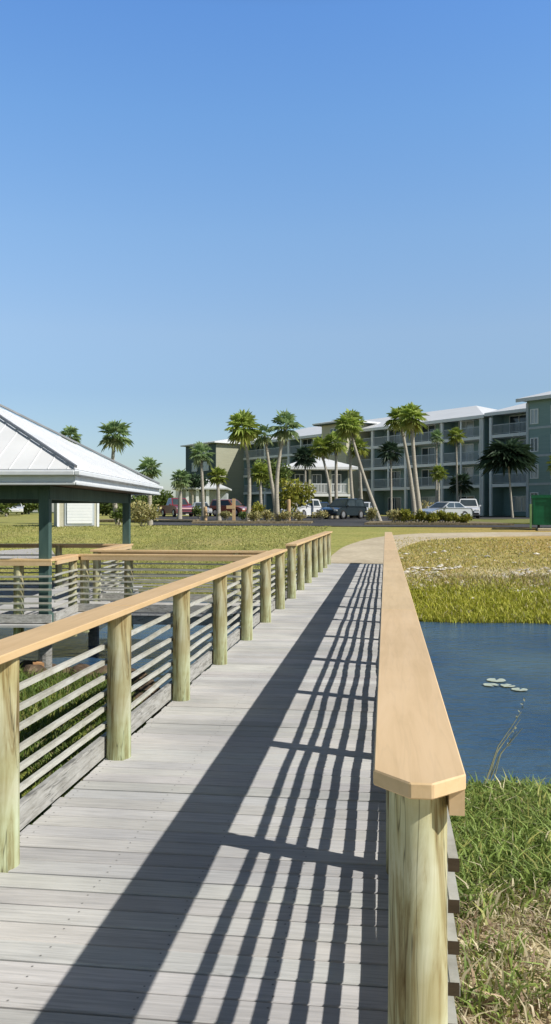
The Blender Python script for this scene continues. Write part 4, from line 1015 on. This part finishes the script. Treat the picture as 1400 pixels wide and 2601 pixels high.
blades('dry_grass', 'dry golden grass on the slope between far bank and road', pts, .025, .07, .03, lambda P, rg: mixcol(P, rg, [(.38, .37, .08), (.58, .49, .15), (.66, .51, .21), STRAW], [.25, .32, .28, .15]), 4, .9)
pts = clump_pts(45000, lambda: -2.0 - 24 * rn.random() ** 1.2, lambda: 21 + 26 * rn.random(), lambda X, Y: acc2(X, Y) and not (X > -3 and Y > 27.5), .25, 7)
blades('lawn_grass', 'short olive lawn grass on the left beyond the gazebo', pts, .02, .06, .03, lambda P, rg: mixcol(P, rg, [(.32, .34, .09), (.46, .45, .145), (.58, .52, .22)], [.3, .45, .25]), 5, .9)
# pale shell rubble on the far bank
mb = MB(); rn = random.Random(71)
for i in range(1500):
    X = .5 + 15 * rn.random() ** 1.3; Y = 24.0 + 3.2 * rn.random() + .5 * rn.gauss(0, 1)
    if rn.random() < .12: Y = 24 + 10 * rn.random()
    if mnoise.noise(Vector((X * .55, Y * .9, 9))) < .08 - (.12 if X < 5 and 24 < Y < 27 else 0): continue
    s = rn.uniform(.03, .105); z = ground(X, Y) + s * .6
    vs = [(X + rn.uniform(.6, 1.2) * s * a, Y + rn.uniform(.6, 1.2) * s * b, z - s * .2 + rn.uniform(.3, .8) * s * c) for a, b, c in ((1.3, 0, 0), (0, 1.1, 0), (-1.3, 0, 0), (0, -1.1, 0), (0, 0, .8), (0, 0, -.8))]
    mb.add(vs, [(0, 1, 4), (1, 2, 4), (2, 3, 4), (3, 0, 4), (1, 0, 5), (2, 1, 5), (3, 2, 5), (0, 3, 5)], rn.uniform(.75, 1.2))
tag(mb.build('shell_rubble', M['stone'], autosmooth=False), 'pale shell rubble scattered on the far right bank', 'rubble', kind='stuff')

# ------------------------------------------------------------------ light, sky, camera
W = bpy.data.worlds.new('World'); scene.world = W; W.use_nodes = True
nt = W.node_tree; bg = nt.nodes['Background']
sky = nt.nodes.new('ShaderNodeTexSky'); sky.sky_type = 'NISHITA'; sky.sun_disc = False
sky.sun_elevation = math.asin(SUN.z); sky.sun_rotation = math.atan2(SUN.x, SUN.y); sky.altitude = 0; sky.air_density = 1.0; sky.dust_density = .6; sky.ozone_density = 2.2
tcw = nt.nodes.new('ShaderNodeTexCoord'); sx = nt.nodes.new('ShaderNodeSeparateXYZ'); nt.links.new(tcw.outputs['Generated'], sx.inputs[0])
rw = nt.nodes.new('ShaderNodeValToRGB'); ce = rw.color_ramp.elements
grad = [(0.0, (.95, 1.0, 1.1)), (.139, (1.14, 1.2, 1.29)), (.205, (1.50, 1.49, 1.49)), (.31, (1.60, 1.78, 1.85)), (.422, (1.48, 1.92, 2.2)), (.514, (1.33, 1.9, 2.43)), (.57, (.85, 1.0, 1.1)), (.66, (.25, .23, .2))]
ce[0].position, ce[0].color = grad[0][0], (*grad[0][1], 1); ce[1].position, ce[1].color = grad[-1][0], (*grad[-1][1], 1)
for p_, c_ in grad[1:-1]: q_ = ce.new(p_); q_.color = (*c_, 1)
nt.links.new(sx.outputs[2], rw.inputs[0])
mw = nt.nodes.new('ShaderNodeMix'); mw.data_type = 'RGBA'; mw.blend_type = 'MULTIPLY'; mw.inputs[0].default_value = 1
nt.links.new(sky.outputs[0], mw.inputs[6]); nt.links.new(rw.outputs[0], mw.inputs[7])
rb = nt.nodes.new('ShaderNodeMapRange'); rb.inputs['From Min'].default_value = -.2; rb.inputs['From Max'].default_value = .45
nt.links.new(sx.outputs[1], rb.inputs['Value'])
mb2 = nt.nodes.new('ShaderNodeMix'); mb2.data_type = 'RGBA'; mb2.inputs[6].default_value = (.46, .42, .36, 1); mb2.inputs[7].default_value = (1, 1, 1, 1)  # added dimming of the unseen sky behind the standpoint, deepens deck shadows
rz = nt.nodes.new('ShaderNodeMapRange'); rz.inputs['From Min'].default_value = .38; rz.inputs['From Max'].default_value = .12; nt.links.new(sx.outputs[2], rz.inputs['Value'])  # low sky band stays undimmed so the apartment facade gets more light
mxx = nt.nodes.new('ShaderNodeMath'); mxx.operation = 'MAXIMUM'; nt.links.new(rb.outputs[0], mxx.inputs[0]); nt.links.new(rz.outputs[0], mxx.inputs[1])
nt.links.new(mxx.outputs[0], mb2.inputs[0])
mw2 = nt.nodes.new('ShaderNodeMix'); mw2.data_type = 'RGBA'; mw2.blend_type = 'MULTIPLY'; mw2.inputs[0].default_value = 1
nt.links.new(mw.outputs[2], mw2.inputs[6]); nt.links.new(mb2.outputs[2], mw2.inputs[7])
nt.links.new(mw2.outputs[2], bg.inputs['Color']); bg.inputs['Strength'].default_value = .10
sun = bpy.data.lights.new('sun', 'SUN'); sun.energy = 5.0; sun.angle = math.radians(.5); sun.color = (1, .96, .89)
so = bpy.data.objects.new('sun', sun); COL.objects.link(so); so.rotation_euler = (-SUN).to_track_quat('-Z', 'Y').to_euler(); so.location = (30, -10, 40)
cam = bpy.data.cameras.new('camera'); co = bpy.data.objects.new('camera', cam); COL.objects.link(co)
co.location = (0, 0, EYE); co.rotation_euler = (PI / 2, 0, YAW)
cam.sensor_fit = 'VERTICAL'; cam.sensor_height = 36; cam.lens = 36 * F / 2601; cam.clip_end = 6000; cam.clip_start = .05
scene.camera = co
scene.view_settings.view_transform = 'Standard'; scene.view_settings.look = 'None'; scene.view_settings.exposure = 0; scene.view_settings.gamma = 1
scene.render.engine = 'CYCLES'; scene.cycles.use_denoising = True; scene.cycles.max_bounces = 6
